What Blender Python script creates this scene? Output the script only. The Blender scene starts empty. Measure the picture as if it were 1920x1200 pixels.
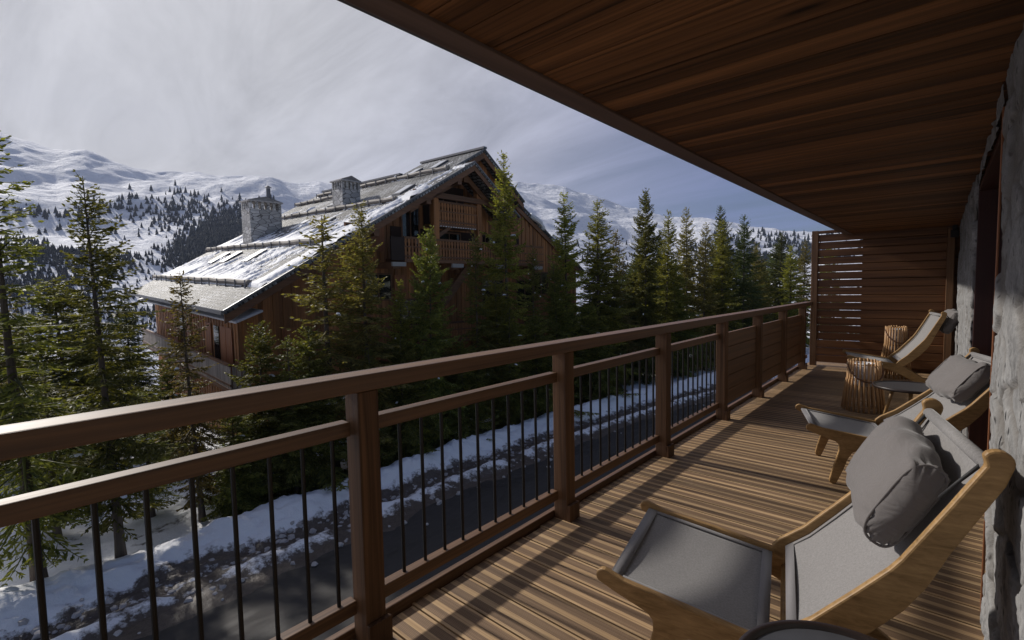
import bpy, bmesh, math, random
import numpy as np
from mathutils import Vector, Matrix
R = math.radians
rnd = random.Random(7)
rs = np.random.RandomState(11)
scn = bpy.context.scene
col = scn.collection

# ------------------------------------------------------------------ camera
cam_d = bpy.data.cameras.new('camera'); cam = bpy.data.objects.new('camera', cam_d); col.objects.link(cam)
cam_d.sensor_width = 36.0; cam_d.lens = 17.12; cam_d.clip_start = 0.02; cam_d.clip_end = 9000
_r = Vector((0.74932, 0.66194, -0.01886)); _u = Vector((-0.02874, 0.06095, 0.99773)); _f = Vector((-0.66158, 0.74708, -0.0647))
mw = Matrix.Identity(4)
for i in range(3):
    mw[i][0] = _r[i]; mw[i][1] = _u[i]; mw[i][2] = -_f[i]
mw[0][3] = 0; mw[1][3] = 0; mw[2][3] = 1.5
cam.matrix_world = mw
scn.camera = cam
# ------------------------------------------------------------------ sun, sky, exposure
SUN = Vector((-1.0, -0.045, 0.61)).normalized()
SUN_EL = math.asin(SUN.z)
sd = bpy.data.lights.new('sun', 'SUN'); sd.energy = 5.0; sd.angle = R(2.2); sd.color = (1.0, 0.945, 0.87)
so = bpy.data.objects.new('sun', sd); col.objects.link(so)
so.rotation_euler = SUN.to_track_quat('Z', 'Y').to_euler(); so.location = (-60, 0, 60)
scn.view_settings.view_transform = 'Standard'; scn.view_settings.look = 'None'
scn.view_settings.exposure = -0.36; scn.view_settings.gamma = 1.0
scn.view_settings.use_curve_mapping = False
scn.render.engine = 'CYCLES'
world = bpy.data.worlds.new('World'); scn.world = world; world.use_nodes = True


class NT:
    """tiny node helper"""
    def __init__(s, nt):
        s.nt = nt
    def n(s, typ, **kw):
        nd = s.nt.nodes.new(typ)
        for k, v in kw.items():
            if k.startswith('i_'):
                nd.inputs[k[2:].replace('_', ' ')].default_value = v
            elif k.startswith('x') and k[1:].isdigit():
                nd.inputs[int(k[1:])].default_value = v
            else:
                setattr(nd, k, v)
        return nd
    def l(s, a, b):
        s.nt.links.new(a, b)
    def math(s, op, a, b=0.5, clamp=False):
        nd = s.nt.nodes.new('ShaderNodeMath'); nd.operation = op; nd.use_clamp = clamp
        for i, v in enumerate((a, b)):
            if hasattr(v, 'links'): s.l(v, nd.inputs[i])
            else: nd.inputs[i].default_value = v
        return nd.outputs[0]
    def mix(s, fac, a, b, mode='MIX'):
        nd = s.nt.nodes.new('ShaderNodeMix'); nd.data_type = 'RGBA'; nd.blend_type = mode
        for k, v in ((0, fac), (6, a), (7, b)):
            if hasattr(v, 'links'): s.l(v, nd.inputs[k])
            else:
                if k and len(v) == 3: v = (*v, 1)
                nd.inputs[k].default_value = v
        return nd.outputs[2]
    def ramp(s, fac, stops):
        nd = s.nt.nodes.new('ShaderNodeValToRGB'); cr = nd.color_ramp
        while len(cr.elements) < len(stops): cr.elements.new(0.5)
        for e, (p, c) in zip(cr.elements, stops):
            e.position = p; e.color = (*c, 1) if len(c) == 3 else c
        s.l(fac, nd.inputs[0]); return nd.outputs[0]
    def coord(s, kind='Object', scale=(1, 1, 1), rot=(0, 0, 0)):
        tc = s.nt.nodes.new('ShaderNodeTexCoord'); mp = s.nt.nodes.new('ShaderNodeMapping')
        mp.inputs['Scale'].default_value = scale; mp.inputs['Rotation'].default_value = rot
        s.l(tc.outputs[kind], mp.inputs[0]); return mp.outputs[0]
    def pos(s, scale=(1, 1, 1)):
        g = s.nt.nodes.new('ShaderNodeNewGeometry'); mp = s.nt.nodes.new('ShaderNodeMapping')
        mp.inputs['Scale'].default_value = scale; s.l(g.outputs['Position'], mp.inputs[0]); return mp.outputs[0]
    def noise(s, vec, scale=5., detail=4., rough=0.55, dist=0.):
        nd = s.nt.nodes.new('ShaderNodeTexNoise')
        nd.inputs['Scale'].default_value = scale; nd.inputs['Detail'].default_value = detail
        nd.inputs['Roughness'].default_value = rough; nd.inputs['Distortion'].default_value = dist
        s.l(vec, nd.inputs['Vector']); return nd.outputs[0]
    def island(s):
        return s.nt.nodes.new('ShaderNodeNewGeometry').outputs['Random Per Island']
    def bump(s, h, strength=0.3, dist=0.01, prev=None):
        nd = s.nt.nodes.new('ShaderNodeBump'); nd.inputs['Strength'].default_value = strength; nd.inputs['Distance'].default_value = dist
        s.l(h, nd.inputs['Height'])
        if prev is not None: s.l(prev, nd.inputs['Normal'])
        return nd.outputs[0]


# sky: physical sky below high thin cloud
w = NT(world.node_tree); world.node_tree.nodes.clear()
sky = w.n('ShaderNodeTexSky'); sky.sky_type = 'NISHITA'; sky.sun_disc = False
sky.sun_elevation = SUN_EL; sky.sun_rotation = math.atan2(SUN.x, SUN.y); sky.altitude = 1600
sky.air_density = 1.0; sky.dust_density = 0.6; sky.ozone_density = 2.0
tc = w.n('ShaderNodeTexCoord')
sx = w.n('ShaderNodeSeparateXYZ'); w.l(tc.outputs['Generated'], sx.inputs[0])
zz = w.math('ADD', w.math('MAXIMUM', sx.outputs[2], 0.0), 0.16)
cx = w.n('ShaderNodeCombineXYZ'); w.l(w.math('DIVIDE', sx.outputs[0], zz), cx.inputs[0]); w.l(w.math('DIVIDE', sx.outputs[1], zz), cx.inputs[1])
mp = w.n('ShaderNodeMapping'); mp.inputs['Rotation'].default_value = (0, 0, R(-58)); mp.inputs['Scale'].default_value = (0.42, 1.5, 1); w.l(cx.outputs[0], mp.inputs[0])
n1 = w.noise(mp.outputs[0], 1.5, 7, 0.62, 0.9)
mp2 = w.n('ShaderNodeMapping'); mp2.inputs['Rotation'].default_value = (0, 0, R(-35)); mp2.inputs['Scale'].default_value = (0.8, 1.2, 1); w.l(cx.outputs[0], mp2.inputs[0])
n2 = w.noise(mp2.outputs[0], 0.55, 4, 0.5, 0.3)
dt = w.n('ShaderNodeVectorMath', operation='DOT_PRODUCT'); w.l(tc.outputs['Generated'], dt.inputs[0]); dt.inputs[1].default_value = tuple(SUN)
sunny = w.math('MULTIPLY', w.math('ADD', dt.outputs['Value'], 0.15), 0.95, clamp=True)
cov = w.math('ADD', w.math('ADD', w.math('MULTIPLY', sunny, 0.80), w.math('MULTIPLY', n2, 0.55)), w.math('MULTIPLY', n1, 0.35))
cov = w.math('MULTIPLY', w.math('SUBTRACT', cov, 0.42), 1.45, clamp=True)
shade = w.math('ADD', w.math('MULTIPLY', n1, 1.25), 0.38)
ccol = w.ramp(sunny, [(0.0, (0.14, 0.185, 0.52)), (0.42, (0.26, 0.295, 0.58)), (0.72, (0.52, 0.54, 0.67)), (1.0, (0.80, 0.80, 0.84))])
cs = w.n('ShaderNodeVectorMath', operation='SCALE'); w.l(ccol, cs.inputs[0]); w.l(shade, cs.inputs[3])
ss = w.n('ShaderNodeVectorMath', operation='SCALE'); w.l(sky.outputs[0], ss.inputs[0]); ss.inputs[3].default_value = 0.075
mixc = w.mix(cov, ss.outputs[0], cs.outputs[0])
bg = w.n('ShaderNodeBackground'); bg.inputs[1].default_value = 0.95; w.l(mixc, bg.inputs[0])
wo = w.n('ShaderNodeOutputWorld'); w.l(bg.outputs[0], wo.inputs[0])

# ------------------------------------------------------------------ object helpers
def tag(o, label=None, cat=None, group=None, kind=None):
    if label: o['label'] = label
    if cat: o['category'] = cat
    if group: o['group'] = group
    if kind: o['kind'] = kind
    return o
def thing(name, label, cat, loc=(0, 0, 0), rz=0., group=None):
    o = bpy.data.objects.new(name, None); col.objects.link(o); o.empty_display_size = 0.2
    o.location = loc; o.rotation_euler = (0, 0, rz)
    return tag(o, label, cat, group)
def link(name, me, mat, parent=None, smooth=False, bevel=0.):
    o = bpy.data.objects.new(name, me); col.objects.link(o)
    if mat is not None and not me.materials: me.materials.append(mat)
    if parent is not None: o.parent = parent
    if smooth: me.polygons.foreach_set('use_smooth', [True] * len(me.polygons))
    if bevel:
        b = o.modifiers.new('bevel', 'BEVEL'); b.width = bevel; b.segments = 2; b.limit_method = 'ANGLE'; b.angle_limit = R(40)
    return o
def npmesh(name, V, F):
    """V (n,3) array, F (m,k) array of equal size faces or list of arrays"""
    me = bpy.data.meshes.new(name); V = np.asarray(V, dtype=np.float32)
    Fs = F if isinstance(F, list) else [F]
    Fs = [np.asarray(f, dtype=np.int32) for f in Fs if len(f)]
    idx = np.concatenate([f.ravel() for f in Fs]); tot = np.concatenate([np.full(len(f), f.shape[1], np.int32) for f in Fs])
    st = np.concatenate([[0], np.cumsum(tot)[:-1]]).astype(np.int32)
    me.vertices.add(len(V)); me.vertices.foreach_set('co', V.ravel())
    me.loops.add(len(idx)); me.loops.foreach_set('vertex_index', idx)
    me.polygons.add(len(tot)); me.polygons.foreach_set('loop_start', st); me.polygons.foreach_set('loop_total', tot)
    me.update(calc_edges=True); me.validate(); return me
class MB:
    """mesh builder for boxes, prisms, tubes"""
    def __init__(s, T=None):
        s.v = []; s.f = []; s.T = T
    def add(s, vs, fs):
        b = len(s.v)
        for p in vs: s.v.append(tuple(s.T(*p)) if s.T else tuple(p))
        for f in fs: s.f.append([b + i for i in f])
        return s
    def box(s, a, b):
        (x0, y0, z0), (x1, y1, z1) = a, b
        if x0 > x1: x0, x1 = x1, x0
        if y0 > y1: y0, y1 = y1, y0
        if z0 > z1: z0, z1 = z1, z0
        return s.add([(x0, y0, z0), (x1, y0, z0), (x1, y1, z0), (x0, y1, z0), (x0, y0, z1), (x1, y0, z1), (x1, y1, z1), (x0, y1, z1)],
                     [(3, 2, 1, 0), (4, 5, 6, 7), (0, 1, 5, 4), (1, 2, 6, 5), (2, 3, 7, 6), (3, 0, 4, 7)])
    def prism(s, poly, ext, base=(0, 0, 0)):
        """poly: list of 3-D points, ext: extrusion vector"""
        n = len(poly); e = Vector(ext)
        vs = [Vector(p) for p in poly] + [Vector(p) + e for p in poly]
        return s.add([tuple(v) for v in vs], [tuple(range(n))[::-1], tuple(range(n, 2 * n))] + [(i, (i + 1) % n, n + (i + 1) % n, n + i) for i in range(n)])
    def tube(s, pts, rad, k=8, caps=True):
        pts = [Vector(p) for p in pts]; n = len(pts)
        rads = rad if isinstance(rad, (list, tuple)) else [rad] * n
        t0 = (pts[1] - pts[0]).normalized(); up = Vector((0, 0, 1)) if abs(t0.z) < .9 else Vector((1, 0, 0))
        a = t0.cross(up).normalized(); vs = []; fs = []
        for i, p in enumerate(pts):
            t = (pts[min(i + 1, n - 1)] - pts[max(i - 1, 0)]).normalized()
            a = (a - t * a.dot(t)).normalized(); b = t.cross(a)
            for j in range(k):
                an = 2 * math.pi * j / k; vs.append(tuple(p + (a * math.cos(an) + b * math.sin(an)) * rads[i]))
        for i in range(n - 1):
            for j in range(k):
                fs.append((i * k + j, i * k + (j + 1) % k, (i + 1) * k + (j + 1) % k, (i + 1) * k + j))
        if caps: fs.append(tuple(range(k))[::-1]); fs.append(tuple((n - 1) * k + j for j in range(k)))
        return s.add(vs, fs)
    def lathe(s, prof, k=32, c=(0, 0, 0)):
        vs = []; fs = []
        for r_, z in prof:
            for j in range(k):
                an = 2 * math.pi * j / k; vs.append((c[0] + r_ * math.cos(an), c[1] + r_ * math.sin(an), c[2] + z))
        for i in range(len(prof) - 1):
            for j in range(k): fs.append((i * k + j, i * k + (j + 1) % k, (i + 1) * k + (j + 1) % k, (i + 1) * k + j))
        fs.append(tuple(range(k))[::-1]); fs.append(tuple((len(prof) - 1) * k + j for j in range(k)))
        return s.add(vs, fs)
    def build(s, name, mat, parent=None, bevel=0., smooth=False):
        me = bpy.data.meshes.new(name); me.from_pydata(s.v, [], s.f); me.validate(); me.update()
        bm = bmesh.new(); bm.from_mesh(me); bmesh.ops.recalc_face_normals(bm, faces=bm.faces); bm.to_mesh(me); bm.free()
        return link(name, me, mat, parent, smooth, bevel)

# numpy value noise
def _h(ix, iy, seed):
    v = np.sin(ix * 127.1 + iy * 311.7 + seed * 74.7) * 43758.5453
    return v - np.floor(v)
def vnoise(x, y, seed=0):
    ix = np.floor(x); iy = np.floor(y); fx = x - ix; fy = y - iy
    fx = fx * fx * (3 - 2 * fx); fy = fy * fy * (3 - 2 * fy)
    a = _h(ix, iy, seed); b = _h(ix + 1, iy, seed); c = _h(ix, iy + 1, seed); d = _h(ix + 1, iy + 1, seed)
    return a + (b - a) * fx + (c - a) * fy + (a - b - c + d) * fx * fy
def fbm(x, y, seed=0, o=4, g=0.5):
    s = 0; a = 1; t = 0
    for i in range(o):
        s = s + a * (vnoise(x * 2 ** i + i * 17.3, y * 2 ** i - i * 9.1, seed + i) - .5); t += a; a *= g
    return s / t * 2
def grid_faces(n, m):
    i = np.arange(n - 1)[:, None] * m + np.arange(m - 1)[None, :]
    return np.stack([i, i + 1, i + m + 1, i + m], -1).reshape(-1, 4)

# ------------------------------------------------------------------ materials
def new_mat(name):
    m = bpy.data.materials.new(name); m.use_nodes = True; m.node_tree.nodes.clear(); t = NT(m.node_tree)
    out = t.n('ShaderNodeOutputMaterial'); b = t.n('ShaderNodeBsdfPrincipled'); t.l(b.outputs[0], out.inputs[0]); t.out = out
    return m, t, b
def wood(name, dark, light, axis='y', rough=0.5, grain=60, knots=0.0, bump=0.25, island=0.25, spec=0.5, coat=0., lo_hi=(0.38, 0.82)):
    """stained timber, grain running along axis; board to board change from the mesh island"""
    m, t, b = new_mat(name)
    lo = grain * 0.02
    sc = {'x': (lo, grain, grain), 'y': (grain, lo, grain), 'z': (grain, grain, lo)}[axis]
    isl = t.island()
    off = t.n('ShaderNodeVectorMath', operation='SCALE'); cmb = t.n('ShaderNodeCombineXYZ')
    for k in range(3): t.l(isl, cmb.inputs[k])
    t.l(cmb.outputs[0], off.inputs[0]); off.inputs[3].default_value = 53.0
    ad = t.n('ShaderNodeVectorMath', operation='ADD'); t.l(t.pos(sc), ad.inputs[0]); t.l(off.outputs[0], ad.inputs[1])
    g = t.noise(ad.outputs[0], 1.0, 5, 0.65, 0.6)
    sc2 = tuple(v * 0.12 for v in sc)
    ad2 = t.n('ShaderNodeVectorMath', operation='ADD'); t.l(t.pos(sc2), ad2.inputs[0]); t.l(off.outputs[0], ad2.inputs[1])
    g2 = t.noise(ad2.outputs[0], 1.0, 3, 0.5, 1.2)
    f = t.math('ADD', t.math('MULTIPLY', g, 0.75), t.math('MULTIPLY', g2, 0.5))
    c = t.ramp(f, [(lo_hi[0], dark), (lo_hi[1], light)])
    br = t.math('ADD', t.math('MULTIPLY', isl, island), 1 - island / 2)
    hs = t.n('ShaderNodeHueSaturation'); t.l(br, hs.inputs['Value']); t.l(c, hs.inputs['Color']); cc = hs.outputs[0]
    if knots:
        vo = t.n('ShaderNodeTexVoronoi'); vo.inputs['Scale'].default_value = 1.0
        ks = {'x': (1.6, 7, 7), 'y': (7, 1.6, 7), 'z': (7, 7, 1.6)}[axis]
        t.l(t.pos(ks), vo.inputs['Vector'])
        kn = t.ramp(vo.outputs['Distance'], [(0.05, (1, 1, 1)), (0.17, (0, 0, 0))])
        cc = t.mix(t.math('MULTIPLY', kn, knots), cc, tuple(v * 0.35 for v in dark))
    t.l(cc, b.inputs['Base Color'])
    rr = t.math('ADD', t.math('MULTIPLY', g, 0.25), rough - 0.12); t.l(rr, b.inputs['Roughness'])
    b.inputs['Specular IOR Level'].default_value = spec
    if coat: b.inputs['Coat Weight'].default_value = coat; b.inputs['Coat Roughness'].default_value = 0.3
    t.l(t.bump(g, bump, 0.003), b.inputs['Normal'])
    return m
RAIL_D, RAIL_L = (0.055, 0.025, 0.010), (0.225, 0.118, 0.058)
rail_y = wood('rail wood along', RAIL_D, RAIL_L, 'y', 0.50, 42, 0.25, 0.4, 0.35, spec=0.5, lo_hi=(0.42, 0.80))
rail_z = wood('rail wood upright', RAIL_D, RAIL_L, 'z', 0.62, 42, 0.3, 0.4, 0.35, spec=0.3, lo_hi=(0.42, 0.80))
screen_x = wood('screen slat wood', (0.060, 0.022, 0.007), (0.270, 0.118, 0.044), 'x', 0.55, 36, 0.2, 0.3, 0.9, spec=0.35)
ceil_m = wood('ceiling boards', (0.020, 0.009, 0.004), (0.30, 0.135, 0.052), 'x', 0.6, 38, 0.9, 0.3, 0.9, spec=0.25, lo_hi=(0.42, 0.84))
trim_m = wood('fascia trim wood', (0.09, 0.055, 0.042), (0.22, 0.15, 0.12), 'y', 0.5, 40)
oak = wood('oak frame', (0.175, 0.098, 0.034), (0.44, 0.268, 0.112), 'x', 0.5, 70, 0, 0.08, 0.1, spec=0.35)
rod_m = wood('rattan rods', (0.27, 0.14, 0.055), (0.60, 0.36, 0.17), 'z', 0.5, 60, 0, 0.2, 0.6)
door_m = wood('reveal wood', (0.022, 0.005, 0.003), (0.065, 0.015, 0.009), 'z', 0.45, 30)
chal_z = wood('chalet planks upright', (0.11, 0.042, 0.014), (0.52, 0.225, 0.080), 'z', 0.65, 9, 0.3, 0.3, 0.7)
chal_y = wood('chalet beams', (0.065, 0.026, 0.012), (0.24, 0.115, 0.055), 'y', 0.6, 12, 0, 0.3, 0.4)
chal_x = wood('chalet grey boards', (0.20, 0.16, 0.13), (0.46, 0.39, 0.34), 'z', 0.7, 12, 0, 0.3, 0.5)
shut_m = wood('shutter wood', (0.20, 0.06, 0.022), (0.42, 0.16, 0.06), 'z', 0.55, 16, 0, 0.2, 0.3)
bark = wood('spruce bark', (0.035, 0.026, 0.02), (0.15, 0.115, 0.09), 'z', 0.9, 22, 0, 1.0, 0.2)
log_m = wood('weathered logs', (0.12, 0.10, 0.085), (0.34, 0.30, 0.26), 'x', 0.7, 14, 0, 0.5, 0.4)

def simple(name, c, rough=0.5, metal=0., spec=0.5, nscale=0, namp=0.0, bump=0., bscale=200):
    m, t, b = new_mat(name)
    b.inputs['Base Color'].default_value = (*c, 1); b.inputs['Roughness'].default_value = rough; b.inputs['Metallic'].default_value = metal
    b.inputs['Specular IOR Level'].default_value = spec
    if nscale:
        n = t.noise(t.coord(), nscale, 4, 0.6)
        t.l(t.mix(n, tuple(v * (1 - namp) for v in c), tuple(min(1, v * (1 + namp)) for v in c)), b.inputs['Base Color'])
    if bump: t.l(t.bump(t.noise(t.coord(), bscale, 3, 0.6), bump, 0.004), b.inputs['Normal'])
    return m
black_m = simple('black metal', (0.012, 0.011, 0.011), 0.45, 0.3)
steel = simple('steel', (0.6, 0.6, 0.6), 0.3, 1.0)
leather = simple('brown leather', (0.13, 0.055, 0.025), 0.5, 0, 0.5, 30, 0.25)
strap_m = simple('black strap', (0.02, 0.02, 0.022), 0.7)
glass_dark = simple('dark window glass', (0.012, 0.013, 0.015), 0.06, 0, 0.8)
copper = simple('copper edge trim', (0.32, 0.13, 0.06), 0.4, 0.4)
candle = simple('white insert', (0.65, 0.65, 0.68), 0.5)
metal_grey = simple('grey zinc', (0.16, 0.16, 0.17), 0.45, 0.5, 0.5, 6, 0.2)
table_top = simple('grey tray surface', (0.06, 0.062, 0.07), 0.32, 0, 0.8, 9, 0.35, 0.15, 40)
table_m = simple('dark tray wood', (0.022, 0.014, 0.012), 0.42, 0, 0.5, 12, 0.4, 0.2, 60)

def fabric(name, c, scale=900, amp=0.35, wr=0.0):
    m, t, b = new_mat(name)
    co = t.coord()
    n = t.noise(co, scale * 0.35, 2, 0.7); n0 = t.noise(co, 5, 3, 0.5)
    c1 = t.mix(n, tuple(v * (1 - amp) for v in c), tuple(v * (1 + amp) for v in c))
    t.l(t.mix(t.math('MULTIPLY', n0, 0.35), c1, tuple(v * 0.75 for v in c)), b.inputs['Base Color'])
    b.inputs['Roughness'].default_value = 0.85; b.inputs['Sheen Weight'].default_value = 0.25
    bp = t.bump(t.noise(co, scale, 2, 0.6), 0.25, 0.0012)
    if wr:
        wv = t.noise(t.coord('Object', (3.5, 9, 5)), 1.6, 3, 0.5, 1.8)
        bp = t.bump(wv, wr, 0.03, bp)
    t.l(bp, b.inputs['Normal']); return m
sling_m = fabric('woven sling', (0.235, 0.224, 0.220), 420, 0.55)
hem_m = fabric('sling hem', (0.19, 0.18, 0.185), 700, 0.2)
pillow_m = fabric('taupe pillow cotton', (0.150, 0.136, 0.132), 1300, 0.10, 0.22)

# snow
def snow_mat(name, dirt=False, thin=False):
    m, t, b = new_mat(name)
    p = t.pos(); n = t.noise(p, 0.6, 6, 0.6); n2 = t.noise(p, 9.0, 5, 0.65)
    c = t.mix(n, (0.80, 0.82, 0.86), (0.90, 0.90, 0.91))
    b.inputs['Roughness'].default_value = 0.65; b.inputs['Specular IOR Level'].default_value = 0.3
    nrm = t.bump(n2, 0.5, 0.06)
    if dirt:
        at = t.n('ShaderNodeAttribute', attribute_name='dirt')
        d = t.math('ADD', at.outputs['Fac'], t.math('MULTIPLY', t.math('SUBTRACT', t.noise(p, 3.2, 6, 0.7), 0.5), 1.5))
        k = t.ramp(d, [(0.42, (0, 0, 0)), (0.66, (1, 1, 1))])
        dc = t.mix(t.noise(p, 14, 4, 0.7), (0.035, 0.026, 0.02), (0.16, 0.13, 0.11))
        c = t.mix(k, c, dc)
        t.l(t.math('SUBTRACT', 0.7, t.math('MULTIPLY', k, 0.25)), b.inputs['Roughness'])
    t.l(c, b.inputs['Base Color']); t.l(nrm, b.inputs['Normal']); return m
snow = snow_mat('snow'); snow_d = snow_mat('snow and slush', True)

snow_clod = simple('dirty snow lumps', (0.42, 0.40, 0.39), 0.8, 0, 0.3, 8, 0.6)
def ground_mat():
    m, t, b = new_mat('snowy ground')
    p = t.pos(); n = t.noise(p, 0.35, 6, 0.65, 0.4); n2 = t.noise(p, 2.6, 6, 0.7)
    k = t.ramp(t.math('ADD', t.math('MULTIPLY', n, 0.75), t.math('MULTIPLY', n2, 0.3)), [(0.60, (0, 0, 0)), (0.66, (1, 1, 1))])
    dc = t.mix(n2, (0.03, 0.022, 0.012), (0.12, 0.085, 0.05))
    t.l(t.mix(k, t.mix(n, (0.80, 0.82, 0.86), (0.9, 0.9, 0.91)), dc), b.inputs['Base Color'])
    b.inputs['Roughness'].default_value = 0.75
    t.l(t.bump(n2, 0.6, 0.12), b.inputs['Normal']); return m
ground_m = ground_mat()
def asphalt_mat():
    m, t, b = new_mat('wet asphalt')
    p = t.pos(); n = t.noise(t.pos((1.2, 0.25, 1)), 1.2, 5, 0.6); n2 = t.noise(p, 60, 3, 0.7)
    t.l(t.mix(n, (0.020, 0.019, 0.019), (0.066, 0.060, 0.056)), b.inputs['Base Color'])
    t.l(t.ramp(n, [(0.35, (0.40,) * 3), (0.60, (0.85,) * 3)]), b.inputs['Roughness'])
    t.l(t.bump(n2, 0.5, 0.01, t.bump(n, 0.2, 0.05)), b.inputs['Normal']); return m
asphalt = asphalt_mat(); asphalt.node_tree.nodes['Principled BSDF'].inputs['Specular IOR Level'].default_value = 0.3

def mountain_mat():
    m, t, b = new_mat('snowy mountain')
    p = t.pos((0.001, 0.001, 0.001)); g = t.n('ShaderNodeNewGeometry'); sp = t.n('ShaderNodeSeparateXYZ'); t.l(g.outputs['Normal'], sp.inputs[0])
    steep = t.math('SUBTRACT', 1.0, sp.outputs[2])
    n = t.noise(p, 9, 8, 0.62, 0.3); n2 = t.noise(p, 48, 6, 0.7, 0.5); n3 = t.noise(p, 4.2, 4, 0.5)
    f = t.math('ADD', t.math('ADD', t.math('MULTIPLY', steep, 0.9), t.math('MULTIPLY', n, 0.36)), t.math('ADD', t.math('MULTIPLY', n2, 1.12), t.math('MULTIPLY', n3, 0.22)))
    k = t.ramp(f, [(1.012, (0, 0, 0)), (1.075, (1, 1, 1))])
    c = t.mix(k, t.mix(n2, (0.84, 0.86, 0.92), (0.92, 0.93, 0.96)), t.mix(n2, (0.03, 0.032, 0.045), (0.13, 0.12, 0.13)))
    t.l(c, b.inputs['Base Color']); b.inputs['Roughness'].default_value = 0.8
    t.l(t.bump(n2, 0.8, 9.0, t.bump(n, 0.7, 22.0)), b.inputs['Normal']); return m
mount_m = mountain_mat()

def foliage(name, c1, c2, trans=0.3):
    m, t, b = new_mat(name)
    isl = t.island(); oi = t.n('ShaderNodeObjectInfo')
    c = t.mix(isl, c1, c2)
    hs = t.n('ShaderNodeHueSaturation'); t.l(c, hs.inputs['Color'])
    t.l(t.math('ADD', t.math('MULTIPLY', oi.outputs['Random'], 0.5), 0.75), hs.inputs['Value'])
    t.l(t.math('ADD', t.math('MULTIPLY', oi.outputs['Random'], 0.03), 0.485), hs.inputs['Hue'])
    t.l(hs.outputs[0], b.inputs['Base Color']); b.inputs['Roughness'].default_value = 0.55; b.inputs['Specular IOR Level'].default_value = 0.3
    tr = t.n('ShaderNodeBsdfTranslucent'); mx = t.n('ShaderNodeMixShader'); mx.inputs[0].default_value = trans
    sc = t.mix(1.0, hs.outputs[0], (1.5, 1.5, 0.7), 'MULTIPLY'); t.l(sc, tr.inputs[0])
    t.l(b.outputs[0], mx.inputs[1]); t.l(tr.outputs[0], mx.inputs[2]); t.l(mx.outputs[0], t.out.inputs[0]); return m
needles = foliage('spruce needles', (0.055, 0.068, 0.020), (0.25, 0.245, 0.062), 0.42)
needles_l = foliage('yellow green spruce needles', (0.085, 0.098, 0.024), (0.36, 0.345, 0.080), 0.45)
needles_b = foliage('brownish spruce needles', (0.075, 0.066, 0.024), (0.27, 0.215, 0.075), 0.42)
needles_d = foliage('dark spruce needles', (0.034, 0.048, 0.018), (0.135, 0.150, 0.046), 0.3)
far_green = simple('far conifer green', (0.012, 0.018, 0.018), 0.9, 0, 0.2)

def roof_mat():
    m, t, b = new_mat('stone slate roof')
    uv = t.n('ShaderNodeUVMap'); br = t.n('ShaderNodeTexBrick'); mpn = t.n('ShaderNodeMapping'); t.l(uv.outputs[0], mpn.inputs[0])
    wn = t.n('ShaderNodeTexNoise'); wn.inputs['Scale'].default_value = 2.3; t.l(mpn.outputs[0], wn.inputs['Vector'])
    ws = t.n('ShaderNodeVectorMath', operation='SCALE'); t.l(wn.outputs['Color'], ws.inputs[0]); ws.inputs[3].default_value = 0.16
    wa = t.n('ShaderNodeVectorMath', operation='ADD'); t.l(mpn.outputs[0], wa.inputs[0]); t.l(ws.outputs[0], wa.inputs[1]); t.l(wa.outputs[0], br.inputs['Vector'])
    br.inputs['Scale'].default_value = 1.0; br.inputs['Brick Width'].default_value = 0.34; br.inputs['Row Height'].default_value = 0.2
    br.inputs['Mortar Size'].default_value = 0.03; br.inputs['Mortar Smooth'].default_value = 0.2; br.inputs['Bias'].default_value = 0.0
    br.inputs['Color1'].default_value = (0.035, 0.036, 0.040, 1); br.inputs['Color2'].default_value = (0.22, 0.22, 0.225, 1); br.inputs['Mortar'].default_value = (0.012, 0.012, 0.012, 1)
    mp3 = t.n('ShaderNodeMapping'); mp3.inputs['Scale'].default_value = (1.0, 1.0, 1); t.l(uv.outputs[0], mp3.inputs[0])
    n = t.noise(mp3.outputs[0], 7.5, 5, 0.7); n2 = t.noise(mp3.outputs[0], 0.45, 4, 0.6)
    # rime and snow dust caught on the tiles
    k = t.ramp(t.math('ADD', t.math('MULTIPLY', n, 0.7), t.math('MULTIPLY', n2, 0.75)), [(0.70, (0, 0, 0)), (0.86, (1, 1, 1))])
    bf = t.math('SUBTRACT', 1.0, br.outputs['Fac'])
    k2 = t.math('MULTIPLY', k, t.math('MULTIPLY', bf, 0.8))
    t.l(t.mix(k2, br.outputs['Color'], (0.74, 0.76, 0.8)), b.inputs['Base Color'])
    b.inputs['Roughness'].default_value = 0.6; b.inputs['Specular IOR Level'].default_value = 0.35
    sw = t.n('ShaderNodeSeparateXYZ'); t.l(uv.outputs[0], sw.inputs[0])
    row = t.math('FRACT', t.math('DIVIDE', sw.outputs[1], 0.2))
    hh = t.math('ADD', t.math('MULTIPLY', t.math('SUBTRACT', 1.0, row), 1.0), t.math('MULTIPLY', n, 2.2))
    t.l(t.bump(hh, 0.9, 0.05), b.inputs['Normal']); return m
roof_m = roof_mat()
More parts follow.
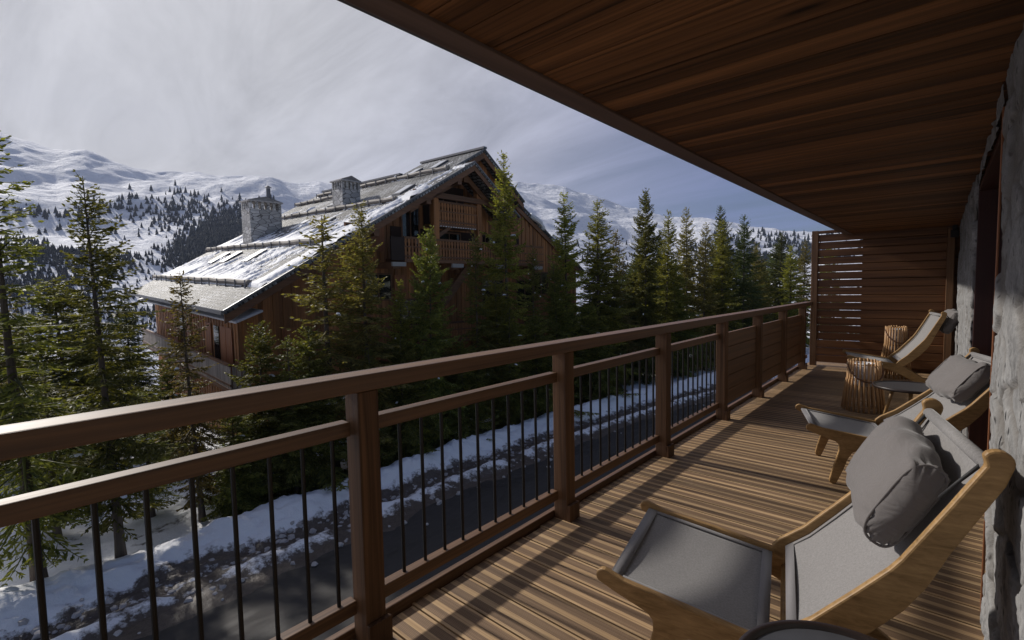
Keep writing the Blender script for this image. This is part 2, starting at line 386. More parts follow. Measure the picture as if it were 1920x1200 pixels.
def stone_mat(name, c1, c2, scale=1.0, brick=False):
    m, t, b = new_mat(name)
    p = t.pos((1, 1, 1)); n = t.noise(p, 6 * scale, 8, 0.7, 0.4); n2 = t.noise(p, 45 * scale, 5, 0.75); n3 = t.noise(p, 1.7 * scale, 3, 0.5)
    f = t.math('ADD', t.math('MULTIPLY', n, 0.65), t.math('MULTIPLY', n2, 0.4))
    c = t.ramp(f, [(0.32, c1), (0.5, tuple((a + d) / 2 for a, d in zip(c1, c2))), (0.68, c2)])
    c = t.mix(t.ramp(n3, [(0.4, (0, 0, 0)), (0.6, (0.5, 0.5, 0.5))]), c, tuple(v * 0.55 for v in c2))
    vp = t.n('ShaderNodeTexVoronoi'); vp.inputs['Scale'].default_value = 1.0; t.l(t.pos((26, 26, 15)), vp.inputs['Vector'])
    pit = t.math('MULTIPLY', t.ramp(vp.outputs['Distance'], [(0.16, (1, 1, 1)), (0.30, (0, 0, 0))]), t.ramp(n, [(0.45, (0, 0, 0)), (0.55, (1, 1, 1))]))
    c = t.mix(pit, c, (0.02, 0.02, 0.022))
    at = t.n('ShaderNodeAttribute', attribute_name='joint')
    c = t.mix(at.outputs['Fac'], c, (0.13, 0.115, 0.10))
    t.l(c, b.inputs['Base Color']); b.inputs['Roughness'].default_value = 0.85
    t.l(t.bump(n2, 0.6, 0.006, t.bump(n, 0.7, 0.02)), b.inputs['Normal']); return m
wall_stone = stone_mat('rough grey stone', (0.035, 0.036, 0.040), (0.42, 0.415, 0.41))
def chimney_mat():
    m, t, b = new_mat('chimney stone')
    vo = t.n('ShaderNodeTexVoronoi'); vo.feature = 'DISTANCE_TO_EDGE'; v2 = t.n('ShaderNodeTexVoronoi')
    for v_ in (vo, v2): t.l(t.pos((2.2, 2.2, 4.6)), v_.inputs['Vector']); v_.inputs['Scale'].default_value = 1.0
    k = t.ramp(vo.outputs['Distance'], [(0.02, (1, 1, 1)), (0.06, (0, 0, 0))])
    sv = t.n('ShaderNodeSeparateXYZ'); t.l(v2.outputs['Color'], sv.inputs[0])
    n = t.noise(t.pos(), 12, 5, 0.7)
    c = t.mix(t.math('ADD', t.math('MULTIPLY', sv.outputs[0], 0.7), t.math('MULTIPLY', n, 0.3)), (0.32, 0.31, 0.30), (0.74, 0.72, 0.70))
    t.l(t.mix(k, c, (0.15, 0.14, 0.135)), b.inputs['Base Color']); b.inputs['Roughness'].default_value = 0.85
    t.l(t.bump(t.math('ADD', vo.outputs['Distance'], n), 0.6, 0.06), b.inputs['Normal']); return m
chim_m = chimney_mat()

def deck_mat():
    m, t, b = new_mat('grooved larch decking')
    P = 0.165
    g = t.n('ShaderNodeNewGeometry'); sp = t.n('ShaderNodeSeparateXYZ'); t.l(g.outputs['Position'], sp.inputs[0])
    fr = t.math('FRACT', t.math('DIVIDE', t.math('ADD', sp.outputs[1], 10 * P - 0.023), P))   # 0..1 over one board
    isl = g.outputs['Random Per Island']
    off = t.n('ShaderNodeCombineXYZ'); t.l(t.math('MULTIPLY', isl, 37.0), off.inputs[0]); t.l(t.math('MULTIPLY', isl, 11.0), off.inputs[1])
    ad = t.n('ShaderNodeVectorMath', operation='ADD'); t.l(t.pos((0.9, 75, 1)), ad.inputs[0]); t.l(off.outputs[0], ad.inputs[1])
    gr = t.noise(ad.outputs[0], 1.0, 5, 0.65, 0.8)
    ad2 = t.n('ShaderNodeVectorMath', operation='ADD'); t.l(t.pos((0.8, 9, 1)), ad2.inputs[0]); t.l(off.outputs[0], ad2.inputs[1])
    gr2 = t.noise(ad2.outputs[0], 1.0, 3, 0.6, 0.6)
    # grooved bands at 0.12..0.42 and 0.58..0.88 of a board
    d = t.math('ABSOLUTE', t.math('SUBTRACT', t.math('ABSOLUTE', t.math('SUBTRACT', fr, 0.5)), 0.24))
    band = t.math('LESS_THAN', d, 0.145)
    wv = t.math('SINE', t.math('MULTIPLY', sp.outputs[1], 2 * math.pi / 0.0068))
    wv01 = t.math('ADD', t.math('MULTIPLY', wv, 0.5), 0.5)
    f = t.math('ADD', t.math('MULTIPLY', gr, 0.65), t.math('MULTIPLY', gr2, 0.5))
    smooth_c = t.ramp(f, [(0.36, (0.18, 0.105, 0.050)), (0.58, (0.39, 0.258, 0.138)), (0.80, (0.53, 0.375, 0.210))])
    groove_c = t.ramp(f, [(0.36, (0.120, 0.070, 0.038)), (0.82, (0.33, 0.215, 0.125))])
    gc = t.mix(t.math('MULTIPLY', wv01, 0.55), t.mix(1.0, groove_c, (0.45, 0.42, 0.40), 'MULTIPLY'), groove_c)
    gc = t.mix(wv01, t.mix(1.0, groove_c, (0.62, 0.60, 0.58), 'MULTIPLY'), groove_c)
    c = t.mix(band, smooth_c, gc)
    vo = t.n('ShaderNodeTexVoronoi'); vo.inputs['Scale'].default_value = 1.0
    ad3 = t.n('ShaderNodeVectorMath', operation='ADD'); t.l(t.pos((2.3, 8.5, 1)), ad3.inputs[0]); t.l(off.outputs[0], ad3.inputs[1]); t.l(ad3.outputs[0], vo.inputs['Vector'])
    kn = t.ramp(vo.outputs['Distance'], [(0.04, (1, 1, 1)), (0.14, (0, 0, 0))])
    c = t.mix(t.math('MULTIPLY', kn, 0.8), c, (0.05, 0.027, 0.015))
    hs = t.n('ShaderNodeHueSaturation'); t.l(c, hs.inputs['Color']); t.l(t.math('ADD', t.math('MULTIPLY', isl, 0.55), 0.80), hs.inputs['Value'])
    t.l(hs.outputs[0], b.inputs['Base Color']); b.inputs['Roughness'].default_value = 0.62; b.inputs['Specular IOR Level'].default_value = 0.35
    hgt = t.math('ADD', t.math('MULTIPLY', t.math('MULTIPLY', wv01, band), 1.0), t.math('MULTIPLY', gr, 0.25))
    t.l(t.bump(hgt, 0.45, 0.003), b.inputs['Normal']); return m
deck_m = deck_mat()

# ------------------------------------------------------------------ ground, road, snow bank
def curve(y):
    yy = np.maximum(np.asarray(y, float) - 10, 0); return 0.0056 * yy ** 2 - 0.000022 * yy ** 3
X = np.concatenate([np.linspace(-420, -40, 36), np.linspace(-37, -12, 52), np.linspace(-10, 60, 16)])
Y = np.concatenate([np.linspace(-120, -12, 16), np.linspace(-10, 60, 110), np.linspace(65, 420, 40)])
gx, gy = np.meshgrid(X, Y, indexing='ij')
gz = -5.02 + 0.10 * fbm(gx * 0.25, gy * 0.25, 3, 4) * np.clip((-12.5 + curve(gy) - gx) / 2, 0, 1)
dd = np.hypot(np.minimum(gx + 36, 0), 0)
gz = gz - 0.28 * dd ** 1.02 - 0.0 * gy + 0.12 * np.clip(-14.6 + curve(gy) - gx, 0, 4) * vnoise(gx * .4, gy * .4, 9)
gz = gz - 0.10 * np.clip(gy - 75, 0, None)
o = link('ground', npmesh('ground', np.stack([gx, gy, gz], -1).reshape(-1, 3), grid_faces(len(X), len(Y))), ground_m, smooth=True); tag(o, kind='structure')
# road
ys = np.linspace(-40, 110, 140); us = np.linspace(-11.9, 3.5, 12)
rx = us[None, :] + np.where(us[None, :] < -1, curve(ys)[:, None], curve(ys)[:, None]); ry = np.repeat(ys[:, None], len(us), 1)
rz = np.full_like(rx, -4.985)
o = link('road', npmesh('road', np.stack([rx, ry, rz], -1).reshape(-1, 3), grid_faces(len(ys), len(us))), asphalt, smooth=True); tag(o, kind='structure')
# ploughed snow bank with slush at its foot
bx = np.linspace(-15.4, -10.7, 95); by = np.linspace(-12, 75, 700)
px_, py_ = np.meshgrid(bx, by, indexing='ij'); cu = curve(py_)
n1 = fbm(px_ * 1.1, py_ * 0.9, 21, 5); n2 = fbm(px_ * 4.5, py_ * 4.5, 31, 4, .6); nl = fbm(px_ * 0 + 2, py_ * 0.35, 41, 3)
cx_ = -13.75 + 0.25 * nl
h = 0.60 * np.exp(-((px_ - cx_) / 0.72) ** 2) * (1 + 0.35 * n1) + 0.11 * n2 * np.exp(-((px_ + 13.1) / 1.0) ** 2)
h += 0.17 * np.exp(-((px_ + 12.0 + 0.3 * nl) / 0.26) ** 2) * np.clip(0.75 + 1.2 * n1, 0, 2)
h += 0.05 * np.clip(0.6 + n2, 0, 2) * np.clip((-11.2 - px_) / 0.6, 0, 1)
h -= 0.10 * np.clip((px_ + 11.35 + 0.5 * n1) / 0.5, 0, 1)
h -= 0.12 * np.clip((-14.8 - px_) / 0.5, 0, 1)
dirt = np.clip((px_ + 13.30 + 0.22 * nl) / 0.6, 0, 1) * 0.80 + 0.12 * np.clip(-n2, 0, 1) - 0.42 * np.exp(-((px_ + 12.0 + 0.3 * nl) / 0.28) ** 2) * (n1 > -0.25)
dirt += 0.25 * np.clip((px_ + 11.7) / 0.5, 0, 1)
me = npmesh('snow_bank', np.stack([px_ + cu, py_, h - 4.97], -1).reshape(-1, 3), grid_faces(len(bx), len(by)))
a = me.attributes.new('dirt', 'FLOAT', 'POINT'); a.data.foreach_set('value', dirt.ravel().astype(np.float32))
o = link('snow_bank', me, snow_d, smooth=True); tag(o, kind='structure')

vv = []; ff = []; rc = np.random.RandomState(5)
for i in range(900):
    yy = rc.uniform(-6, 45) if i % 2 else rc.uniform(-3, 18); xx = -13.1 + abs(rc.normal()) * 0.85; sz = rc.uniform(.025, .10) * (1.4 if rc.rand() < .1 else 1)
    hb = 0.55 * math.exp(-((xx + 13.75) / 0.72) ** 2) + .02; b = len(vv); K = 6
    for zz_, rr_ in ((-.3, .8), (.25, 1.0), (.75, .6)):
        for q in range(K):
            an = q * 1.047 + i; j_ = 1 + rc.normal() * .2; vv.append((xx + float(curve(yy)) + math.cos(an) * sz * rr_ * j_, yy + math.sin(an) * sz * rr_ * j_, -4.99 + hb + sz * zz_))
    for g_ in range(2):
        for q in range(K): ff.append((b + g_ * K + q, b + g_ * K + (q + 1) % K, b + (g_ + 1) * K + (q + 1) % K, b + (g_ + 1) * K + q))
    ff.append(tuple(b + 2 * K + q for q in range(K)))
me = bpy.data.meshes.new('snow_clods'); me.from_pydata(vv, [], ff); me.update(); o = link('snow_clods', me, snow_clod)
tag(o, 'loose lumps of dirty snow scattered along the ploughed bank', 'snow lumps', kind='stuff')

# ------------------------------------------------------------------ mountains
RIDGE = [(110, 12.5), (87.1, 12.8), (85.6, 12.55), (84.0, 12.12), (82.0, 12.23), (78.7, 11.32), (76.7, 11.09), (73.3, 11.15), (71.0, 11.26), (68.6, 11.72), (67.4, 11.81), (64.6, 11.37), (62.5, 11.77), (60.3, 11.34), (56.9, 10.79), (51.0, 11.62), (44.9, 12.11), (40.6, 12.17), (38.8, 11.95), (35.1, 11.42), (32.1, 10.36), (27.9, 8.86), (23.9, 7.64), (19.5, 7.18), (15.8, 5.98), (13.9, 5.68), (11.9, 5.32), (9.6, 4.99), (-10, 4.2), (-30, 4)]
RIDGE = RIDGE[::-1]
RA = np.array([a for a, _ in RIDGE]); RE = np.array([e for _, e in RIDGE])
RR = 1500.0
def terrain(az, r):
    """az degrees from +Y towards -X, r metres"""
    el = np.interp(az, RA, RE); zr = 1.5 + RR * np.tan(np.radians(el))
    s = np.clip((r - 260) / (RR - 260), 0, 1.15)
    zv = -62.0
    x = -np.sin(np.radians(az)) * r; y = np.cos(np.radians(az)) * r
    prof = np.where(s < 0.45, 0.98 * s, 0.441 + (s - 0.45) * (1 - 0.441) / 0.55)
    z = zv + (zr - zv) * np.minimum(prof, 1)
    z += np.clip(s * 2.2, 0, 1) * np.clip((1.0 - s) * 5, 0.05, 1) * (64 * fbm(x / 340, y / 340, 5, 5, .46) + 7 * fbm(x / 80, y / 80, 8, 4, .55))
    z += 3.5 * fbm(x / 60, y / 60, 18, 4, .5) * np.clip(s * 2, 0, 1) + 7 * fbm(x / 45, y / 45, 19, 5, .6) * np.clip((s - .9) * 10, 0, 1)
    z = np.where(r > RR, zr + 3.5 * fbm(x / 60, y / 60, 18, 4, .5) + 7 * fbm(x / 45, y / 45, 19, 5, .6) - (r - RR) * 0.6, z)
    z += np.where(r < 260, (260 - r) * 0.10, 0)
    return x, y, z
az = np.linspace(-28, 108, 760); rr = np.concatenate([np.linspace(150, 400, 30), np.linspace(410, RR, 250), np.linspace(RR + 15, RR + 300, 8)])
A_, R_ = np.meshgrid(az, rr, indexing='ij'); mx_, my_, mz_ = terrain(A_, R_)
o = link('mountains', npmesh('mountains', np.stack([mx_, my_, mz_], -1).reshape(-1, 3), grid_faces(len(az), len(rr))[:, ::-1]), mount_m, smooth=True); tag(o, kind='structure')

# far conifers on the slopes, one mass
def near_seg(x, y, x0, y0, x1, y1):
    t = np.clip(((x - x0) * (x1 - x0) + (y - y0) * (y1 - y0)) / ((x1 - x0) ** 2 + (y1 - y0) ** 2), 0, 1)
    return np.hypot(x - x0 - t * (x1 - x0), y - y0 - t * (y1 - y0))
FB = [  # azimuth centre, elevation centre, half widths, tilt, number (areas of forest on the slopes)
    (71.2, 6.3, 2.2, 1.3, 0.0, 420), (72.6, 5.2, 2.6, 1.6, 0.0, 560), (74.4, 3.8, 2.4, 1.5, 0, 420), (72.0, 2.8, 3.4, 1.5, 0, 800), (69.6, 4.8, 2.4, 1.6, 0, 500), (76.6, 7.2, 3.4, 1.6, 0, 60), (79.5, 3.0, 2.0, 1.0, 0, 60), (69.5, 1.6, 3.2, 1.6, 0, 400), (74.5, 8.3, 5.0, 1.6, 0, 90), (70, 8.2, 3.0, 1.2, 0, 60),
    (84.3, 3.9, 3.4, 1.4, 0, 380), (85, 0.6, 5.0, 2.4, 0, 600), (83.5, 6.9, 4.0, .5, 0, 45), (80.5, 8.0, 2.0, .5, 0, 14),
    (77, -2.8, 13, 2.0, 0, 500), (22, 3.2, 14, 1.6, 0, 200), (13, 2.6, 7, 1.6, 0, 600), (33, 4.5, 7, 2.2, 0, 60), (62, 5, 3, 2.0, 0, 200), (18, 0.8, 14, 1.5, 0, 900), (16, 4.6, 8, .9, 0, 60)]
pos_az = []; pos_el = []
for (ca, ce, wa, we, tl, nn) in FB:
    nn = int(nn * 1.7); g1 = rs.normal(0, .52, nn); g2 = rs.normal(0, .52, nn)
    pos_az.append(ca + g1 * wa); pos_el.append(ce + g2 * we)
pa = np.concatenate(pos_az); pe = np.concatenate(pos_el)
rg = np.linspace(300, RR - 20, 500)
fx, fy, fz, fr_ = [], [], [], []
for k0 in range(0, len(pa), 500):
    A2 = np.repeat(pa[k0:k0 + 500, None], len(rg), 1); R2 = np.repeat(rg[None, :], A2.shape[0], 0)
    x2, y2, z2 = terrain(A2, R2); zl = 1.5 + R2 * np.tan(np.radians(pe[k0:k0 + 500, None]))
    hit = z2 >= zl; has = hit.any(1); idx = hit.argmax(1); ii = np.arange(len(idx))
    fx.append(x2[ii, idx][has]); fy.append(y2[ii, idx][has]); fz.append(z2[ii, idx][has]); fr_.append(R2[ii, idx][has])
fx = np.concatenate(fx); fy = np.concatenate(fy); fz = np.concatenate(fz)
fa = np.degrees(np.arctan2(-fx, fy)); keep = (fbm(fx / 90, fy / 90, 77, 3) > -0.22) | ((fa > 67) & (fa < 77)); fx, fy, fz = fx[keep], fy[keep], fz[keep]
Nf = len(fx); hh = np.hypot(fx, fy) * rs.uniform(.0055, .0135, Nf); K = 6
tv = []; tf = []
for li, (b0, t0, rad) in enumerate([(0.05, 0.6, 0.25), (0.35, 0.85, 0.17), (0.62, 1.0, 0.10)]):
    an = np.arange(K) * 2 * np.pi / K + li
    for k in range(K): tv.append((math.cos(an[k]) * rad * (1 + .35 * (k % 2)), math.sin(an[k]) * rad * (1 + .35 * (k % 2)), b0 - .04 * (k % 2)))
    tv.append((0, 0, t0)); base = li * (K + 1)
    for k in range(K): tf.append((base + k, base + (k + 1) % K, base + K))
tv = np.array(tv); tf = np.array(tf)
rot = rs.uniform(0, 6.28, Nf); ca, sa = np.cos(rot), np.sin(rot)
wv_ = rs.uniform(.7, 1.15, Nf)
VX = (tv[None, :, 0] * ca[:, None] - tv[None, :, 1] * sa[:, None]) * (hh * wv_)[:, None] + fx[:, None]
VY = (tv[None, :, 0] * sa[:, None] + tv[None, :, 1] * ca[:, None]) * (hh * wv_)[:, None] + fy[:, None]
VZ = tv[None, :, 2] * hh[:, None] + fz[:, None] - 1
FF = (tf[None] + (np.arange(Nf) * len(tv))[:, None, None]).reshape(-1, 3)
o = link('distant_forest', npmesh('distant_forest', np.stack([VX, VY, VZ], -1).reshape(-1, 3), FF), far_green)
tag(o, 'dark conifer forest scattered over the snowy mountain slopes', 'forest', kind='stuff')

# ------------------------------------------------------------------ spruces
def spruce(name, seed, H, Rm, bare=0.12, dens=1.0, mat=None, snowy=0, asym=0.25, tw=1.0):
    """crown of drooping boughs built from thousands of twig blades, and a trunk"""
    r = np.random.RandomState(seed)
    P0 = []; D = []; Ln = []; Wd = []                      # twig blades: base, direction, length, width
    bough_v = []; bough_f = []; tipz = []
    h = bare * H; nb = 0; snow_pts = []
    while h < H * 0.985:
        t = (h / H - bare) / (1 - bare); k = int(round((3.6 + 1.6 * r.rand()) * dens ** 0.5)) if t < 0.93 else 3
        a0 = r.rand() * 6.28
        for j in range(k):
            a = a0 + j * 6.283 / k + r.normal() * 0.25
            L = Rm * ((1 - t) ** 0.72) * r.uniform(0.5, 1.22) * (1 + asym * math.sin(a + seed + 2.5 * t)) + 0.12
            if t < 0.16: L *= 0.55 + 2.6 * t
            el0 = -0.36 + 1.05 * t ** 1.4 + r.normal() * 0.17
            n = 9; s = np.linspace(0, 1, n)
            el = el0 - 0.30 * np.sin(s * 2.2) * (1 - t) + 0.55 * s ** 2 * (0.4 + 0.6 * (1 - t))
            seg = L / (n - 1); px = np.concatenate([[0], np.cumsum(np.cos(el[:-1]) * seg)]); pz = h + r.normal() * 0.05 + np.concatenate([[0], np.cumsum(np.sin(el[:-1]) * seg)])
            pts = np.stack([px * math.cos(a), px * math.sin(a), pz], 1)
            b0 = len(bough_v)
            wr_ = 0.012 + 0.012 * L
            side = np.array([-math.sin(a), math.cos(a), 0])
            for i in range(n):
                wq = wr_ * (1 - 0.85 * s[i]); bough_v += [pts[i] + side * wq, pts[i] - side * wq, pts[i] + np.array([0, 0, wq])]
            for i in range(n - 1):
                q = b0 + i * 3
                bough_f += [(q, q + 3, q + 5, q + 2), (q + 2, q + 5, q + 4, q + 1), (q + 1, q + 4, q + 3, q)]
            if snowy and r.rand() < snowy * .45 and L > 0.5: snow_pts.append((pts[r.randint(4, 8)], L, a))
            step = 0.085 / dens / tw; m = max(3, int(L * 0.93 / step)); sp = np.linspace(0.12, 1.0, m)
            ctr = np.stack([np.interp(sp, s, pts[:, q]) for q in range(3)], 1); ell = np.interp(sp, s, el)
            fwd = np.stack([np.cos(ell) * math.cos(a), np.cos(ell) * math.sin(a), np.sin(ell)], 1)
            for sg in (-1, 1, 0):
                ang = r.uniform(0.65, 1.15, m) if sg else r.uniform(-0.2, 0.2, m)
                lw = (0.10 + 0.34 * L * (1 - sp) ** 0.8 * np.minimum(1, sp * 4)) * r.uniform(0.6, 1.25, m) if sg else r.uniform(0.07, 0.13, m)
                lw = np.minimum(lw, 0.62)
                drop = r.uniform(-0.45, 0.12, m) - 0.35 * (1 - t) * (lw / 0.6)
                d = fwd * np.cos(ang)[:, None] + side[None] * (sg * np.sin(ang))[:, None] + np.array([0, 0, 1])[None] * drop[:, None]
                d /= np.linalg.norm(d, axis=1)[:, None]
                P0.append(ctr); D.append(d); Ln.append(lw); Wd.append(r.uniform(0.034, 0.062, m) / tw ** .5)
                if sg:                                      # secondary twiglets
                    for q in (0.3, 0.5, 0.72):
                        for s2 in (-1, 1):
                            ok = lw > 0.15; c2 = (ctr + d * (lw * q)[:, None])[ok]; d2 = d[ok] + s2 * np.cross(d[ok], [0, 0, 1]) * 0.9 + r.normal(size=(ok.sum(), 3)) * 0.28 + np.array([0, 0, -0.2])
                            d2 /= np.linalg.norm(d2, axis=1)[:, None]
                            P0.append(c2); D.append(d2); Ln.append(lw[ok] * (0.62 - q * 0.45)); Wd.append(r.uniform(0.030, 0.052, ok.sum()))
        h += r.uniform(0.10, 0.185) / dens * (1.25 - 0.4 * t) * (H / 9) ** 0.35
    P0 = np.concatenate(P0); D = np.concatenate(D); Ln = np.concatenate(Ln); Wd = np.concatenate(Wd)
    N = len(P0); up = np.random.RandomState(seed + 1).normal(size=(N, 3)); S = np.cross(D, up); S /= np.linalg.norm(S, axis=1)[:, None] + 1e-9
    w_ = Wd * 0.5
    vs = np.stack([P0, P0 + D * (Ln * .35)[:, None] + S * w_[:, None], P0 + D * Ln[:, None], P0 + D * (Ln * .45)[:, None] - S * w_[:, None]], 1).reshape(-1, 3)
    f = (np.arange(N) * 4)[:, None] + np.array([0, 1, 2, 3])[None]
    # leader shoot
    nb0 = len(vs); bv = np.array(bough_v); bf = np.array(bough_f) + nb0
    allv = np.concatenate([vs, bv])
    me = npmesh(name + '_crown', allv, [f, bf]); me.materials.append(mat)
    # trunk
    mb = MB(); n = 10; pts = []; rad = []
    for i in range(n):
        q = i / (n - 1); pts.append((0.05 * H / 10 * math.sin(q * 4 + seed), 0.05 * H / 10 * math.cos(q * 3 + seed) * q, -0.25 + q * (H + 0.25))); rad.append((0.0095 * H + 0.02) * (1 - q) ** 0.9 + 0.006 + (0.05 if i == 0 else 0))
    mb.tube(pts, rad, 9); tm = bpy.data.meshes.new(name + '_trunk'); tm.from_pydata(mb.v, [], mb.f); tm.update(); tm.materials.append(bark)
    tm.polygons.foreach_set('use_smooth', [True] * len(tm.polygons))
    sm = None
    if snow_pts:
        vv = []; ff = []
        for (p, L, a) in snow_pts:
            la = min(0.26, 0.16 * L) * r.uniform(.5, 1.3); lb = la * r.uniform(.18, .4); b = len(vv); K = 8
            for rr_, zq in ((1.0, -0.015), (0.75, 0.03), (0.35, 0.055)):
                for q in range(K):
                    an = q * 6.283 / K; j_ = 1 + r.normal() * 0.15
                    xx = math.cos(an) * la * rr_ * j_; yy = math.sin(an) * lb * rr_ * j_
                    vv.append((p[0] + xx * math.cos(a) - yy * math.sin(a), p[1] + xx * math.sin(a) + yy * math.cos(a), p[2] + zq + 0.02))
            for ring in range(2):
                for q in range(K): ff.append((b + ring * K + q, b + ring * K + (q + 1) % K, b + (ring + 1) * K + (q + 1) % K, b + (ring + 1) * K + q))
            ff.append(tuple(b + 2 * K + q for q in range(K)))
        sm = bpy.data.meshes.new(name + '_snow'); sm.from_pydata(vv, [], ff); sm.update(); sm.materials.append(snow); sm.polygons.foreach_set('use_smooth', [True] * len(sm.polygons))
    return (me, tm, sm, H)
KINDS = {
    'tall': spruce('tall', 1, 10, 1.75, 0.15, 0.85, needles, 0.10, 0.3),
    'left': spruce('left', 2, 10, 2.0, 0.13, 0.70, needles, 0.05, 0.35),
    'full': spruce('full', 3, 9, 2.5, 0.04, 1.0, needles, 0.10, 0.2),
    'bush': spruce('bush', 4, 6, 2.1, 0.02, 1.05, needles, 0.12, 0.2),
    'thin': spruce('thin', 5, 8, 1.4, 0.12, 0.8, needles_b, 0.03, 0.2),
    'brown': spruce('brown', 6, 10, 2.2, 0.05, 0.9, needles_b, 0.06, 0.25),
    'dark': spruce('dark', 7, 10, 2.4, 0.03, 0.95, needles_d, 0.12, 0.2),
    'slim': spruce('slim', 8, 10, 1.85, 0.05, 1.0, needles_l, 0.08, 0.2),
}
def plant(kind, x, y, ztop, label, group=None, wide=1.0, rz=None, zb=None):
    me, tm, sm, H = KINDS[kind]
    zb = -5.0 if zb is None else zb
    s = (ztop - zb) / H
    e = thing('spruce_tree', label, 'spruce tree', (x, y, zb), rnd.uniform(0, 6.28) if rz is None else rz, group)
    e.scale = (s * wide * rnd.uniform(.92, 1.1), s * wide * rnd.uniform(.92, 1.1), s); e.rotation_euler.x = rnd.uniform(-.025, .025); e.rotation_euler.y = rnd.uniform(-.025, .025)
    a = bpy.data.objects.new('crown', me); col.objects.link(a); a.parent = e
    b = bpy.data.objects.new('trunk', tm); col.objects.link(b); b.parent = e
    if sm is not None:
        c = bpy.data.objects.new('snow', sm); col.objects.link(c); c.parent = e; c['kind'] = 'stuff'
    return e
G1 = 'spruces in front of the timber chalet'; G2 = 'spruces in the row right of the chalet'; G3 = 'spruces at the left edge of the view'
